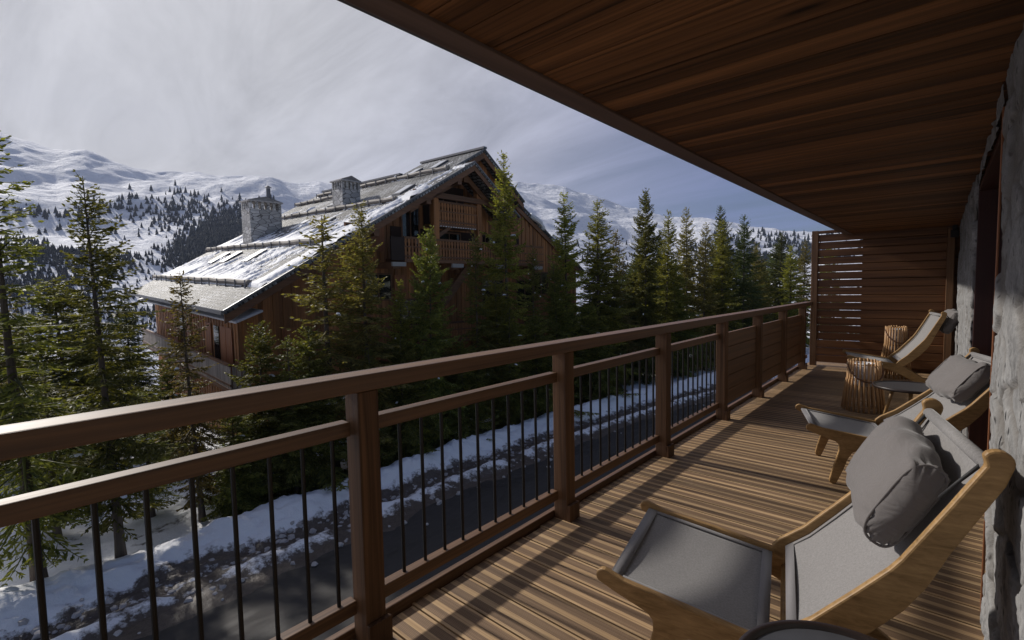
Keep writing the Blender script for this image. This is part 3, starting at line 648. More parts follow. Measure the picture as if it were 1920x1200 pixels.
TREES = [
    ('left', -14.6, 0.75, 5.1, 'tall spruce cut by the left edge of the photo, its bare trunk in snow', G3, 1.15, 0.5),
    ('tall', -14.2, 2.1, 4.15, 'tall open spruce with a bare lower trunk, left of the slate roof', G3, 1.0, 2.4),
    ('brown', -26, 0.25, 3.5, 'spruce behind the tall tree at the left edge', G3, 1.2, None),
    ('bush', -25, 2.5, 2.2, 'bushy spruce between the two tall left trees', G3, 1.3, None),
    ('full', -33, 4.3, 1.2, 'bushy dark spruce below the far end of the roof eave', G3, 1.1, None),
    ('full', -32, 1.75, 0.8, 'low spruce half hidden behind the second tall left tree', G3, 1.3, None),
    ('dark', -36, 1.3, 0.8, 'dark spruce far behind the left trees', G3, 1.2, None),
    ('dark', -30, 5.4, 1.5, 'dark spruce behind the side balcony of the chalet', G3, 1.2, None),
    ('dark', -33, -1.5, 2.1, 'dark spruce behind the leftmost trunk', G3, 1.2, None),
    ('thin', -15.6, 4.15, 2.15, 'slender small spruce in front of the eave and the side balcony', G1, 0.95, None),
    ('bush', -15.8, 6.0, 0.6, 'small bushy spruce in front of the lower chalet wall', G1, 1.0, None),
    ('bush', -15.3, 5.0, -1.6, 'short spruce whose top ends just above the handrail', G1, 1.2, None),
    ('thin', -15.9, 8.35, 4.1, 'thin brownish spruce with a long bare spire before the roof', G1, 1.35, None),
    ('brown', -15.6, 9.75, 4.75, 'brownish spruce whose spire crosses the snowy roof edge', G1, 0.95, None),
    ('bush', -15.2, 7.3, 0.4, 'low yellow green spruce left of the brownish spires', G1, 1.1, None),
    ('full', -14.9, 12.0, 4.0, 'light green spruce before the long gable balcony', G1, 0.75, None),
    ('slim', -15.3, 11.0, 1.9, 'short spruce left of the light green one before the balcony', G1, 1.0, None),
    ('slim', -15.3, 17.0, 7.7, 'tallest spruce, its spire rising over the right side of the gable', G1, 0.85, None),
    ('tall', -15.2, 14.8, 3.9, 'open spruce under the gable balcony, left of the tallest one', G1, 0.85, None),
    ('brown', -15.8, 13.3, 1.0, 'low spruce under the middle of the gable', G1, 1.0, None),
    ('tall', -15.6, 19.3, 3.6, 'open spruce at the lower right end of the gable', G1, 0.95, None),
    ('slim', -15.5, 22.1, 6.6, 'spruce with a pointed top just right of the chalet roof', G2, 0.95, None),
    ('slim', -15.0, 24.3, 6.4, 'second spruce right of the chalet roof, beside the pointed one', G2, 1.05, None),
    ('thin', -15.0, 27.0, 5.0, 'thin gappy spruce between two fuller ones before the mountain', G2, 0.9, None),
    ('full', -14.6, 29.8, 7.9, 'tall full spruce standing highest in the right row', G2, 0.62, None),
    ('slim', -14.4, 32.2, 6.6, 'narrow spruce close to the right of the tallest in the row', G2, 0.9, None),
    ('brown', -14.0, 35.3, 7.1, 'brownish slender spruce in the right row', G2, 0.8, None),
    ('brown', -13.2, 36.2, 6.0, 'lower brown spruce right of the slender brown one', G2, 0.8, None),
    ('dark', -13.5, 41.0, 7.8, 'dark tall spruce in the dense clump near the screen', G2, 0.8, None),
    ('slim', -12.5, 38.5, 6.4, 'green spruce at the front of the dense clump', G2, 1.0, None),
    ('dark', -12.2, 42.5, 7.0, 'dark pointed spruce at the right of the dense clump', G2, 0.8, None),
    ('brown', -12.2, 46.5, 5.2, 'small olive spruce right of the dense clump', G2, 0.9, None),
    ('dark', -11.8, 52.0, 6.4, 'distant dark spruce left of the slatted screen', G2, 0.9, None),
    ('slim', -10.0, 48.0, 4.8, 'spruce nearest to the screen post, partly behind it', G2, 1.1, None),
    ('dark', -16.8, 33.5, 5.6, 'dark spruce behind the row, left of the brown ones', G2, 0.9, None),
    ('dark', -17.5, 38.0, 6.0, 'dark spruce behind the slender brown one', G2, 0.9, None),
    ('brown', -10.2, 55.0, 5.6, 'far brown spruce seen just left of the screen', G2, 1.0, None),
    ('full', -15.2, 20.9, 2.8, 'low full spruce at the foot of the chalet right corner', G2, 0.9, None),
    ('full', -14.8, 26.0, 2.0, 'low spruce before the thin gappy one', G2, 1.0, None),
    ('dark', -16.8, 27.5, 4.0, 'dark low spruce right of the chalet, behind the row', G2, 1.0, None),
    ('slim', -15.0, 16.0, 2.0, 'short spruce at the foot of the tallest spire', G1, 1.3, None),
    ('bush', -14.9, 10.6, -0.3, 'low bushy spruce above the handrail below the brown spires', G1, 1.2, None),
    ('full', -14.2, 33.5, 3.2, 'low full spruce in the middle of the right row', G2, 1.0, None),
    ('slim', -8.5, 58.0, 5.5, 'furthest green spruce seen through the top of the screen', G2, 1.2, None),
    ('dark', -19.0, 34.5, 3.4, 'dark background spruce just right of the chalet roof end', G2, 1.3, None),
    ('dark', -22.0, 42.0, 4.2, 'dark background spruce behind the tallest one of the right row', G2, 1.3, None),
    ('full', -18.5, 40.5, 3.6, 'bushy background spruce left of the slender brown one', G2, 1.1, None),
    ('dark', -20.0, 50.0, 4.6, 'dark background spruce behind the lower brown one', G2, 1.3, None),
    ('dark', -16.0, 47.0, 5.2, 'dark background spruce rising behind the dense clump', G2, 1.2, None),
    ('dark', -16.5, 56.0, 5.6, 'distant dark spruce behind the right side of the dense clump', G2, 1.3, None),
    ('dark', -14.0, 60.0, 5.8, 'distant dark spruce left of the far brown one', G2, 1.3, None),
    ('full', -12.8, 49.5, 3.6, 'low bushy spruce between the clump and the screen', G2, 1.1, None),
    ('full', -12.0, 44.5, 2.6, 'low spruce filling the foot of the dense clump', G2, 1.2, None),
    ('full', -13.8, 38.5, 2.4, 'low spruce below the brown spruces', G2, 1.2, None),
    ('dark', -15.8, 24.8, 2.4, 'low dark spruce between the first two right of the roof', G2, 1.3, None),
    ('dark', -15.8, 30.5, 3.0, 'low dark spruce behind the tallest of the right row', G2, 1.3, None),
    ('bush', -14.6, 18.2, 0.2, 'low bushy spruce at the road side right of the tallest spire', G1, 1.2, None),
    ('bush', -14.8, 13.6, -0.6, 'low bushy spruce at the road side under the long balcony', G1, 1.2, None),
    ('bush', -14.5, 22.6, 0.4, 'low bushy spruce at the road side right of the chalet', G2, 1.2, None),
    ('left', -14.9, 6.6, 0.2, 'open young spruce at the bank in front of the lower chalet corner', G1, 1.5, None),
    ('left', -14.7, 9.2, -0.4, 'open young spruce hanging over the bank left of the second post', G1, 1.6, None),
    ('left', -14.6, 16.2, 0.8, 'open young spruce hanging over the bank below the long balcony', G1, 1.4, None),
    ('left', -17.4, 1.3, -0.2, 'small sparse spruce in the snow between the two left trunks', G3, 1.5, None),
    ('left', -17.0, 3.3, -1.2, 'small sparse spruce in the snow right of the second left trunk', G3, 1.6, None),
    ('bush', -20.5, 4.6, -0.8, 'bushy spruce in the snow below the side balcony', G3, 1.2, None),
    ('left', -24, -0.6, 1.6, 'sparse spruce at the very left edge behind the first trunk', G3, 1.4, None),
]
for (k, x, y, zt, lb, gp, wd, rz) in TREES: plant(k, x, y, zt, lb, gp, wd, rz)

# ------------------------------------------------------------------ chalet
TH = R(2.1); KU = 0.045
UX = Vector((-math.cos(TH), math.sin(TH), KU)); VXv = Vector((math.sin(TH), math.cos(TH), 0)); OO = Vector((-19.0, 6.1, 0.0))
def CT(u, v, w_): return OO + UX * u + VXv * v + Vector((0, 0, w_))
SL = 0.599
def lw_(v): return 0.90 + SL * v           # left roof plane height at v
chal = thing('timber_chalet', 'large brown timber chalet with a snow dusted slate roof behind the spruces', 'chalet', tuple(OO))
def cbuild(mb, name, mat, parent=None, bevel=0.):
    o = mb.build(name, mat, None, bevel)
    par = parent or chal
    o.parent = par; o.matrix_parent_inverse = Matrix.Translation(-OO) if par is chal else Matrix.Identity(4); return o
def cb(name, mat, boxes, parent=None):
    m = MB(CT)
    for a, b in boxes: m.box(a, b)
    return cbuild(m, name, mat, parent)
VB, VA, VR = 12.15, 14.31, 24.7      # B apex, A apex, right eave
WB, WA = lw_(VB), lw_(VA)
UW = 2.2                              # front wall
FL = -6.2
# walls: front gable polygon as planks (boards with batten relief)
m = MB(CT)
def roofh(v):                          # underside of roof over v
    return lw_(v) if v <= VA else (WA - 0.775 * (v - VA) if v < 17.67 else WA - 0.775 * 3.36 - 0.597 * (v - 17.67))
v = 1.1
while v < 24.0:
    v2 = min(v + 0.2, 24.0); h0 = roofh(v) - 0.30; h1 = roofh(v2 - 0.012) - 0.30
    dep = 0.0 if int(v * 5) % 2 else 0.03
    m.prism([(UW - dep, v, FL), (UW - dep, v2 - 0.012, FL), (UW - dep, v2 - 0.012, h1), (UW - dep, v, h0)], (0, 0, 0))if False else m.add(
        [(UW - dep, v, FL), (UW - dep, v2 - .012, FL), (UW - dep, v2 - .012, h1), (UW - dep, v, h0), (UW + .25, v, FL), (UW + .25, v2 - .012, FL), (UW + .25, v2 - .012, h1), (UW + .25, v, h0)],
        [(0, 1, 2, 3), (7, 6, 5, 4), (0, 4, 5, 1), (1, 5, 6, 2), (2, 6, 7, 3), (3, 7, 4, 0)])
    v += 0.2
cbuild(m, 'wall', chal_z)
m = MB(CT); u = UW + .26
while u < 16.8:
    dep = 0.0 if int(u * 5) % 2 else 0.025
    m.box((u, 1.1 - dep, FL), (u + 0.188, 1.32, lw_(1.1) - 0.25)); u += 0.2
cbuild(m, 'wall', chal_z)
cb('wall', chal_z, [((16.8, 1.1, FL), (17.0, 24, 1.0)), ((UW + .3, 23.8, FL), (17, 24.0, 2.6))])
m = MB(CT); m.add([(16.9, 1.1, 0.9), (16.9, 24, 0.9), (16.9, 17.6, 6.6), (16.9, VA, WA - .35), (16.9, 12.6, 8.1)], [(0, 1, 2, 3, 4)]); cbuild(m, 'gable', chal_z)

# roof slabs with uv
def slab(name, pts, th=0.16, parent=None, side='L'):
    """pts (u,v) outline in order, on left plane or given heights (u,v,w); uv = (u, slope length)"""
    top = [Vector(CT(*p)) for p in pts]; n = len(pts)
    nrm = (top[1] - top[0]).cross(top[2] - top[0]).normalized()
    if nrm.z < 0: nrm = -nrm
    bot = [p - nrm * th for p in top]
    me = bpy.data.meshes.new(name); me.from_pydata([tuple(p) for p in top + bot], [], [tuple(range(n)), tuple(range(n, 2 * n))[::-1]] + [(i, n + i, n + (i + 1) % n, (i + 1) % n) for i in range(n)])
    uvl = me.uv_layers.new(name='UVMap')
    for poly in me.polygons:
        for li in poly.loop_indices:
            q = pts[me.loops[li].vertex_index % n]; uvl.data[li].uv = (q[0], math.hypot(q[1], q[1] * SL))
    bm = bmesh.new(); bm.from_mesh(me); bmesh.ops.recalc_face_normals(bm, faces=bm.faces); bm.to_mesh(me); bm.free()
    o = link(name, me, roof_m); par = parent or chal; o.parent = par; bpy.context.view_layer.update(); o.matrix_parent_inverse = par.matrix_world.inverted(); return o
L = lambda u, v: (u, v, lw_(v))
roof = slab('roof', [L(0, 0), L(17.6, 0), L(18.2, 12.66), L(7.4, 12.66), L(7.4, VA), L(1.5, VA), L(1.5, VB + .02), L(0, VB)])
Rr = lambda u, v: (u, v, roofh(v))
slab('roof', [(1.5, VA, WA), (7.4, VA, WA), (7.4, 17.67, roofh(17.66)), (1.5, 17.67, roofh(17.66))])
slab('roof', [(2.0, 17.3, roofh(17.3) - .12), (17.6, 17.3, roofh(17.3) - .12), (17.6, VR, roofh(VR)), (2.0, VR, roofh(VR))])
slab('roof', [(7.4, 12.66, lw_(12.66)), (17.9, 12.66, lw_(12.66)), (17.6, 17.3, roofh(17.3) - .12), (7.4, 17.3, roofh(17.3) - .12)])
slab('roof', [(0, VB, WB), (2.1, VB, WB), (2.1, 15.6, WB - 0.74 * 3.45), (0, 15.6, WB - 0.74 * 3.45)], 0.12)
# bargeboards (two stacked boards following each rake)
m = MB(CT)
def rake(m, p0, p1, u, hgt, th, drop):
    (v0, w0), (v1, w1) = p0, p1
    m.add([(u, v0, w0 - drop), (u, v1, w1 - drop), (u, v1, w1 - drop - hgt), (u, v0, w0 - drop - hgt), (u + th, v0, w0 - drop), (u + th, v1, w1 - drop), (u + th, v1, w1 - drop - hgt), (u + th, v0, w0 - drop - hgt)],
          [(0, 1, 2, 3), (7, 6, 5, 4), (0, 4, 5, 1), (1, 5, 6, 2), (2, 6, 7, 3), (3, 7, 4, 0)])
rake(m, (0.05, lw_(.05)), (VB, WB), 0.05, 0.34, 0.06, 0.16)
rake(m, (VB, WB), (15.6, WB - 0.74 * 3.45), 0.05, 0.30, 0.06, 0.14)
rake(m, (VA, WA), (17.67, roofh(17.66)), 1.55, 0.34, 0.06, 0.18)
rake(m, (17.5, roofh(17.6)), (VR, roofh(VR)), 2.05, 0.32, 0.06, 0.2)
rake(m, (VB - .6, lw_(VB - .6)), (VA, WA), 1.55, 0.34, 0.06, 0.18)
cbuild(m, 'bargeboard', chal_y)
m = MB(CT)
rake(m, (0.0, lw_(0.0)), (VB, WB), -0.03, 0.10, 0.07, -0.02); rake(m, (VB, WB), (15.6, WB - 0.74 * 3.45), -0.03, 0.10, 0.07, -0.02)
rake(m, (VA, WA), (17.67, roofh(17.66)), 1.46, 0.10, 0.07, -0.02); rake(m, (17.5, roofh(17.5)), (VR, roofh(VR)), 1.96, 0.10, 0.07, -0.0)
rake(m, (VB, lw_(VB)), (VA, WA), 1.46, 0.10, 0.07, -0.02)
m.box((0, -0.07, lw_(0) - 0.14), (17.6, 0.0, lw_(0) + .01))
cbuild(m, 'flashing', metal_grey)
# ridge caps
for (u0, u1, vv, ww) in ((1.4, 7.5, VA, WA), (7.45, 18.2, 12.66, lw_(12.66)), (7.6, 13, 12.0, lw_(12.0))):
    cb('ridge_cap', metal_grey, [((u0, vv - .16, ww - .02), (u1, vv + .10, ww + .10))])
# purlin ends and soffit beams under the rake
for vv in (3.2, 6.3, 9.2, 11.2):
    cb('beam', chal_y, [((0.12, vv - .13, lw_(vv) - .75), (UW, vv + .13, lw_(vv) - .42))])
for vv in (18.9, 21.2, 23.3):
    cb('beam', chal_y, [((2.2, vv - .13, roofh(vv) - .75), (UW + .1, vv + .13, roofh(vv) - .42))])
# recess (loggia) in the gable: its shade painted as dark sheets on the wall, posts, two balconies
cb('recess_shade_sheet', simple('painted loggia shade', (0.030, 0.012, 0.007), 0.8), [((UW - .06, 10.35, 4.75), (UW - .035, 13.2, 7.1)), ((UW - .06, 8.3, 2.95), (UW - .035, 17.8, 4.65))])
for vv in (10.25, 13.25, 15.9):
    cb('post', chal_z, [((0.9, vv - .16, 2.9), (1.2, vv + .16, lw_(VB) - .62 - abs(vv - VB) * .62))])
m = MB(CT)
m.prism([(1.25, 10.4, 4.2), (1.25, 10.4, 4.45), (1.25, 10.9, 4.8), (1.25, 11.15, 4.8)], (0.0, 0, 0)) if False else None
m.add([(1.0, 10.4, 4.1), (1.0, 10.4, 4.35), (1.0, 11.2, 4.8), (1.0, 11.45, 4.8), (1.15, 10.4, 4.1), (1.15, 10.4, 4.35), (1.15, 11.2, 4.8), (1.15, 11.45, 4.8)], [(0, 1, 2, 3), (7, 6, 5, 4), (1, 5, 6, 2), (0, 3, 7, 4)])
cbuild(m, 'brace', chal_y)
cb('truss', chal_y, [((0.7, VB - .15, WB - 1.0), (0.95, VB + .15, WB - .3))])
m = MB(CT); rake(m, (8.6, lw_(8.6)), (VB, WB), 0.8, 0.34, 0.2, 0.5); rake(m, (VB, WB), (15.4, WB - .74 * 3.25), 0.8, 0.34, 0.2, 0.45); cbuild(m, 'truss', chal_y)
cb('truss', chal_y, [((0.8, 8.9, 6.15), (1.0, 15.3, 6.42))])
def balcony(name, u0, u1, v0, v1, w0, w1, side=False, mat=chal_y, floor=True):
    """floor slab + rail + turned plank balusters + snow on the floor edge"""
    b = None
    ms = MB(CT)
    ms.box((u0, v0, w0 - .16), (u1, v1, w0)); b = cbuild(ms, name, mat)
    mr = MB(CT)
    if side:
        mr.box((u0, v0, w1 - .10), (u1, v0 + .10, w1)); mr.box((u0, v0, w0 + .10), (u1, v0 + .08, w0 + .18))
        mr.box((u0, v0, w1 - .10), (u0 + .1, v1, w1))
    else:
        mr.box((u0, v0, w1 - .10), (u0 + .10, v1, w1)); mr.box((u0, v0, w0 + .08), (u0 + .08, v1, w0 + .16)); mr.box((u0, v0, (w0 + w1) / 2 + .02), (u0 + .06, v1, (w0 + w1) / 2 + .08))
    cbuild(mr, 'rail', mat, b)
    mbz = MB(CT)
    if side:
        u = u0
        while u < u1 - .05: mbz.box((u, v0 + .02, w0 - .12), (u + .15, v0 + .05, w1 - .06)); u += .165
        vv = v0 + .1
        while vv < v1: mbz.box((u0 + .02, vv, w0 - .1), (u0 + .05, vv + .14, w1 - .06)); vv += .165
        o = cbuild(mbz, 'board', chal_x, b)
    else:
        vv = v0 + .04
        while vv < v1 - .1:
            z0 = w0 - .18; z1 = w1 - .08; zs = np.linspace(z0, z1, 9); wd = [.055, .075, .045, .075, .055, .075, .045, .075, .055]
            vs = []; 
            for zq, wq in zip(zs, wd): vs += [(u0 + .02, vv + .075 - wq, zq), (u0 + .02, vv + .075 + wq, zq)]
            fs = [(2 * i, 2 * i + 1, 2 * i + 3, 2 * i + 2) for i in range(8)]
            nb = len(vs); vs2 = [(a + .03, b_, c) for a, b_, c in vs]
            mbz = MB(CT); mbz.add(vs + vs2, fs + [tuple(nb + i for i in f[::-1]) for f in fs] + [(2 * i, 2 * i + 2, nb + 2 * i + 2, nb + 2 * i) for i in range(8)] + [(2 * i + 1, nb + 2 * i + 1, nb + 2 * i + 3, 2 * i + 3) for i in range(8)])
            vv += .19; cbuild(mbz, 'baluster', chal_z, b)
    return b
balcony('balcony', 0.95, UW, 10.4, 13.1, 4.9, 6.05)
b2 = balcony('balcony', 0.55, UW, 8.0, 18.3, 3.0, 4.05)
cb('panel', simple('dark end panel', (0.035, 0.018, 0.012), 0.7), [((0.5, 7.25, 2.9), (0.58, 7.98, 4.0))], b2)
for vv in (7.3, 10.9, 14.2, 17.4):
    cb('bracket', simple('pale beam end', (0.42, 0.40, 0.38), 0.7), [((0.5, vv, 2.62), (0.62, vv + .75, 2.82))], b2); cb('bracket', chal_y, [((0.64, vv + .1, 2.5), (UW, vv + .5, 2.8))], b2)
balcony('balcony', 1.0, 17.2, 0.38, 1.1, -2.15, -1.2, True)
balcony('balcony', 0.9, UW, 6.4, 18.5, -1.2, -0.25)
m = MB(CT)   # little snow line along upper balcony foot
q = 10.5
while q < 13.0: m.box((0.90, q, 4.72), (0.96, q + .07, 4.77)); q += .17
cbuild(m, 'snow', snow)
# outside stair under the long balcony
m = MB(CT)
m.add([(1.2, 10.4, .6), (1.2, 11.0, .6), (1.2, 13.0, 2.7), (1.2, 12.4, 2.7), (1.4, 10.4, .6), (1.4, 11.0, .6), (1.4, 13.0, 2.7), (1.4, 12.4, 2.7)], [(0, 1, 2, 3), (7, 6, 5, 4), (0, 4, 5, 1), (1, 5, 6, 2), (2, 6, 7, 3), (3, 7, 4, 0)])
for i in range(8): m.box((1.2, 10.8 + i * .25, .7 + i * .26), (2.1, 11.1 + i * .25, .75 + i * .26))
cbuild(m, 'stair', chal_y)
# windows, shutters on gable and side
def window(u, v0, v1, w0, w1, parent=None):
    f = cb('window', glass_dark, [((u - .02, v0, w0), (u, v1, w1))])
    cb('frame', chal_y, [((u - .06, v0 - .08, w0 - .08), (u - .01, v1 + .08, w0)), ((u - .06, v0 - .08, w1), (u - .01, v1 + .08, w1 + .08)), ((u - .06, v0 - .08, w0), (u - .01, v0, w1)), ((u - .06, v1, w0), (u - .01, v1 + .08, w1)), ((u - .05, (v0 + v1) / 2 - .03, w0), (u - .01, (v0 + v1) / 2 + .03, w1))], f)
FW = UW - 0.04
window(FW, 9.0, 10.0, 3.4, 5.75); window(FW, 5.9, 7.1, 4.0, 4.55)
window(FW, 10.8, 12.6, 5.1, 6.6); window(FW, 11.3, 12.8, 3.1, 4.5); window(FW, 14.2, 15.4, 3.1, 4.6); window(FW, 6.8, 8.2, 1.0, 2.2); window(FW, 14.5, 16.2, .2, 1.9); window(FW, 17.5, 19.0, .2, 1.9)
window(FW, 8.5, 10, -1.0, .9); window(FW, 19.2, 20.6, 1.0, 2.4)
for (v0, v1, w0, w1) in ((2.8, 3.5, -1.1, -.1), (7.15, 7.9, 3.35, 4.6), (8.4, 9.1, 1.0, 2.2), (20.8, 21.4, 1.0, 2.4)):
    cb('shutter', shut_m, [((FW - .06, v0, w0), (FW - .02, v1, w1))])
for (u0, u1) in ((2.75, 3.5), (3.55, 4.25), (5.6, 6.3), (9.0, 9.7), (11.6, 12.3)):
    cb('shutter', shut_m, [((u0, 1.03, -2.0), (u1, 1.07, -.05))])
for (u0, u1) in ((4.5, 5.2), (10.2, 11.0)):
    cb('window', glass_dark, [((u0, 1.04, -2.0), (u1, 1.09, -.1))])
# skirt roof along the side wall
m = MB(CT); m.add([(-.1, .35, .50), (17.4, .35, .50), (17.4, 1.3, .88), (-.1, 1.3, .88), (-.1, .35, .43), (17.4, .35, .43), (17.4, 1.3, .81), (-.1, 1.3, .81)], [(0, 1, 2, 3), (7, 6, 5, 4), (0, 4, 5, 1), (1, 5, 6, 2), (2, 6, 7, 3), (3, 7, 4, 0)])
cbuild(m, 'skirt_roof', simple('pale snow caked skirt boards', (0.55, 0.54, 0.55), 0.6, 0, .5, 3, .2))
# snow guard logs lying on the roof
def guard(u0, u1, v):
    m = MB(CT); n = int((u1 - u0) / 1.2) + 1; us = np.linspace(u0, u1, n + 1)
    m2 = MB(CT)
    pts = [(float(uu), v + .03 * math.sin(uu * 1.3), lw_(v) + .15 + .015 * math.sin(uu * 2.1)) for uu in np.linspace(u0, u1, 40)]
    m.tube(pts, 0.115, 8)
    o = cbuild(m, 'snow_guard', log_m)
    for uu in us:
        m2 = MB(CT); m2.box((uu - .03, v - .15, lw_(v) - .1), (uu + .03, v - .11, lw_(v) + .25)); cbuild(m2, 'bracket', metal_grey, o)
guard(1.45, 17.9, 1.35); guard(1.2, 18.1, 4.4); guard(1.3, 17.8, 8.1); guard(1.45, 16.8, 11.55); guard(9.5, 18.0, 10.4)
# chimneys
cap_m = simple('grey stone cap', (0.48, 0.46, 0.45), .8, 0, .3, 6, .3, .5, 20)
def chimney(u0, u1, v0, v1, wt, capw, pipe=False, slots=6):
    wb = lw_(v0) - .3
    m = MB(CT); m.box((u0, v0, wb), (u1, v1, wt)); c = cbuild(m, 'chimney', chim_m)
    m = MB(CT); k = .14; g0, g1 = wt, wt + .42
    n = slots
    for i in range(n + 1):
        vv = v0 + (v1 - v0 - k) * i / n
        for uu in (u0, u1 - k): m.box((uu, vv, g0), (uu + k, vv + k, g1))
    for i in range(1, 4):
        uu = u0 + (u1 - u0 - k) * i / 4
        for vv in (v0, v1 - k): m.box((uu, vv, g0), (uu + k, vv + k, g1))
    cbuild(m, 'vent', chim_m, c)
    m = MB(CT); e = .09; um = (u0 + u1) / 2; vm = (v0 + v1) / 2
    if capw == 'v':     # ridge along u
        P = [(u0 - e, v0 - e, g1), (u0 - e, v1 + e, g1), (u0 - e, vm, g1 + .26)]
        Q = [(u1 + e, a, b) for _, a, b in P]
    else:
        P = [(u0 - e, v0 - e, g1), (u1 + e, v0 - e, g1), (um, v0 - e, g1 + .26)]
        Q = [(a, v1 + e, b) for a, _, b in P]
    dn = [(a, b, c_ + .07) for a, b, c_ in P + Q]
    m.add(P + Q + dn, [(0, 1, 2), (3, 5, 4), (0, 3, 4, 1), (6, 8, 7), (9, 10, 11), (6, 9, 11, 8), (8, 11, 10, 7), (0, 6, 9, 3), (1, 4, 10, 7), (0, 2, 8, 6), (2, 1, 7, 8), (3, 9, 11, 5), (5, 11, 10, 4)])
    cbuild(m, 'cap', cap_m, c)
    if pipe:
        m = MB(CT); m.tube([(um, v1 - .45, g1 + .2), (um, v1 - .45, g1 + .95)], .12, 12); m.tube([(um, v1 - .45, g1 + 1.0), (um, v1 - .45, g1 + 1.12)], [.2, .03], 12); cbuild(m, 'flue', metal_grey, c)
chimney(11.6, 13.0, 4.95, 6.75, 5.95, 'v', True, 5)
chimney(6.7, 7.9, 8.2, 9.3, 7.0, 'v', False, 4)
# skylights
for (u0, v0) in ((11.9, 2.9), (10.0, 2.95), (6.6, 3.0), (8.4, 6.1), (5.2, 6.0), (3.6, 12.35), (5.4, 11.85), (2.2, 8.95), (9.5, 9.0)):
    m = MB(CT); a, b = u0, u0 + .75; c, d = v0, v0 + 1.0
    def q(u, v, e): return (u, v, lw_(v) + e)
    m.add([q(a, c, .09), q(b, c, .09), q(b, d, .12), q(a, d, .12), q(a, c, -.05), q(b, c, -.05), q(b, d, -.05), q(a, d, -.05)], [(0, 1, 2, 3), (0, 4, 5, 1), (1, 5, 6, 2), (2, 6, 7, 3), (3, 7, 4, 0)])
    s = cbuild(m, 'skylight', metal_grey)
    m = MB(CT); m.add([q(a + .08, c + .08, .10), q(b - .08, c + .08, .10), q(b - .08, d - .08, .13), q(a + .08, d - .08, .13)], [(0, 1, 2, 3)]); cbuild(m, 'pane', simple('snowed pane', (0.62, 0.64, 0.68), 0.35), s)
# snow lying on the left roof slope
su = np.arange(0.1, 17.5, .075); sv = np.arange(0.1, 14.2, .075)
U_, V_ = np.meshgrid(su, sv, indexing='ij')
band = np.zeros_like(U_)
for gv, gu0, gu1, amp, wid in ((1.35, 1.4, 17.8, .52, 1.9), (4.4, 1.2, 18, .75, 1.5), (8.1, 1.3, 17.8, .62, 1.1), (11.55, 1.4, 11, .35, .7)):
    dlt = V_ - gv; band = np.maximum(band, amp * np.exp(-np.clip(dlt, 0, 9) / wid) * (dlt > -.02))
nz = fbm(U_ * .38 + V_ * .30, V_ * .5 - U_ * .16, 51, 4, .6); streak = fbm(U_ * 2.9 + V_ * .9, V_ * .55, 61, 5, .72)
edge = 0.5 * np.exp(-((U_ - 0.9 - .2 * streak) / 0.5) ** 2)
f = band + 0.34 * nz + 0.58 * streak + .7 * edge * (V_ < 9.5) + 0.06 * np.clip((7 - V_) / 7, 0, 1) - 0.26 - 0.09 * (V_ > 8)
f = np.where(V_ < 1.3, f - .25, f)
inside = (V_ < 12.5) | (U_ < 7.2) & (V_ < 14.1) & (U_ > 1.7)
f = np.where(inside, f, -1)
for (a, b, c, d) in ((11.5, 13.1, 4.8, 6.9), (6.6, 8.0, 8.0, 9.5)): f = np.where((U_ > a) & (U_ < b) & (V_ > c) & (V_ < d), -1, f)
hs_ = np.clip(f * .5, -.02, .12)
Fq = grid_faces(len(su), len(sv)); ff = f.ravel(); ok = (ff[Fq] > 0).sum(1) >= 2; Fq = Fq[ok]
pts = np.array([[*CT(0, 0, 0)]]) + U_.reshape(-1, 1) * np.array([UX[:]]) + V_.reshape(-1, 1) * np.array([VXv[:]]) + np.array([[0, 0, 1.]]) * (lw_(V_).reshape(-1, 1) + hs_.reshape(-1, 1))
used, inv = np.unique(Fq.ravel(), return_inverse=True)
me = npmesh('snow', pts[used], inv.reshape(-1, 4)); o = link('snow', me, snow, smooth=True); o.parent = chal; bpy.context.view_layer.update(); o.matrix_parent_inverse = chal.matrix_world.inverted(); o['kind'] = 'stuff'
# snow ridge on right lower roof edge
m = MB(CT)
for i in range(12):
    vv = 17.8 + i * .36; m.tube([(2.1 + .2 * math.sin(i), vv, roofh(vv) + .02), (2.1 + .25 * math.sin(i + 1.), vv + .45, roofh(vv + .45) + .03)], .16 + .05 * math.sin(i * 2.3), 8)
cbuild(m, 'snow', snow)

# ------------------------------------------------------------------ the balcony: deck, railing, screen, ceiling, walls
PB = 0.165
m = MB(); y = -3.0 + 0.023 - 0.0
k0 = int(-3 / PB)
for k in range(k0, 66):
    y0 = 0.023 + k * PB
    if y0 > 10.75: break
    e = rnd.uniform(-.012, .012)
    m.box((-1.862 + e, y0 + .0045, -0.028), (0.9, y0 + PB - .0045, 0.0))
o = m.build('deck', deck_m, None, 0.002); tag(o, kind='structure')
m = MB()
for xx in (-1.80, -1.2, -.6, 0, .6): m.box((xx - .04, -3, -.2), (xx + .04, 10.9, -.0285))
m.box((-1.86, -3, -.24), (-1.842, 10.9, -.029))
o = m.build('deck_joists', rail_y, None); tag(o, kind='structure')
m = MB()
m.box((-1.84, -3, -.42), (3.5, 11, -.25)); o = m.build('balcony_slab', simple('concrete', (0.3, 0.29, 0.28), .8, 0, .5, 4, .2), None); tag(o, kind='structure')

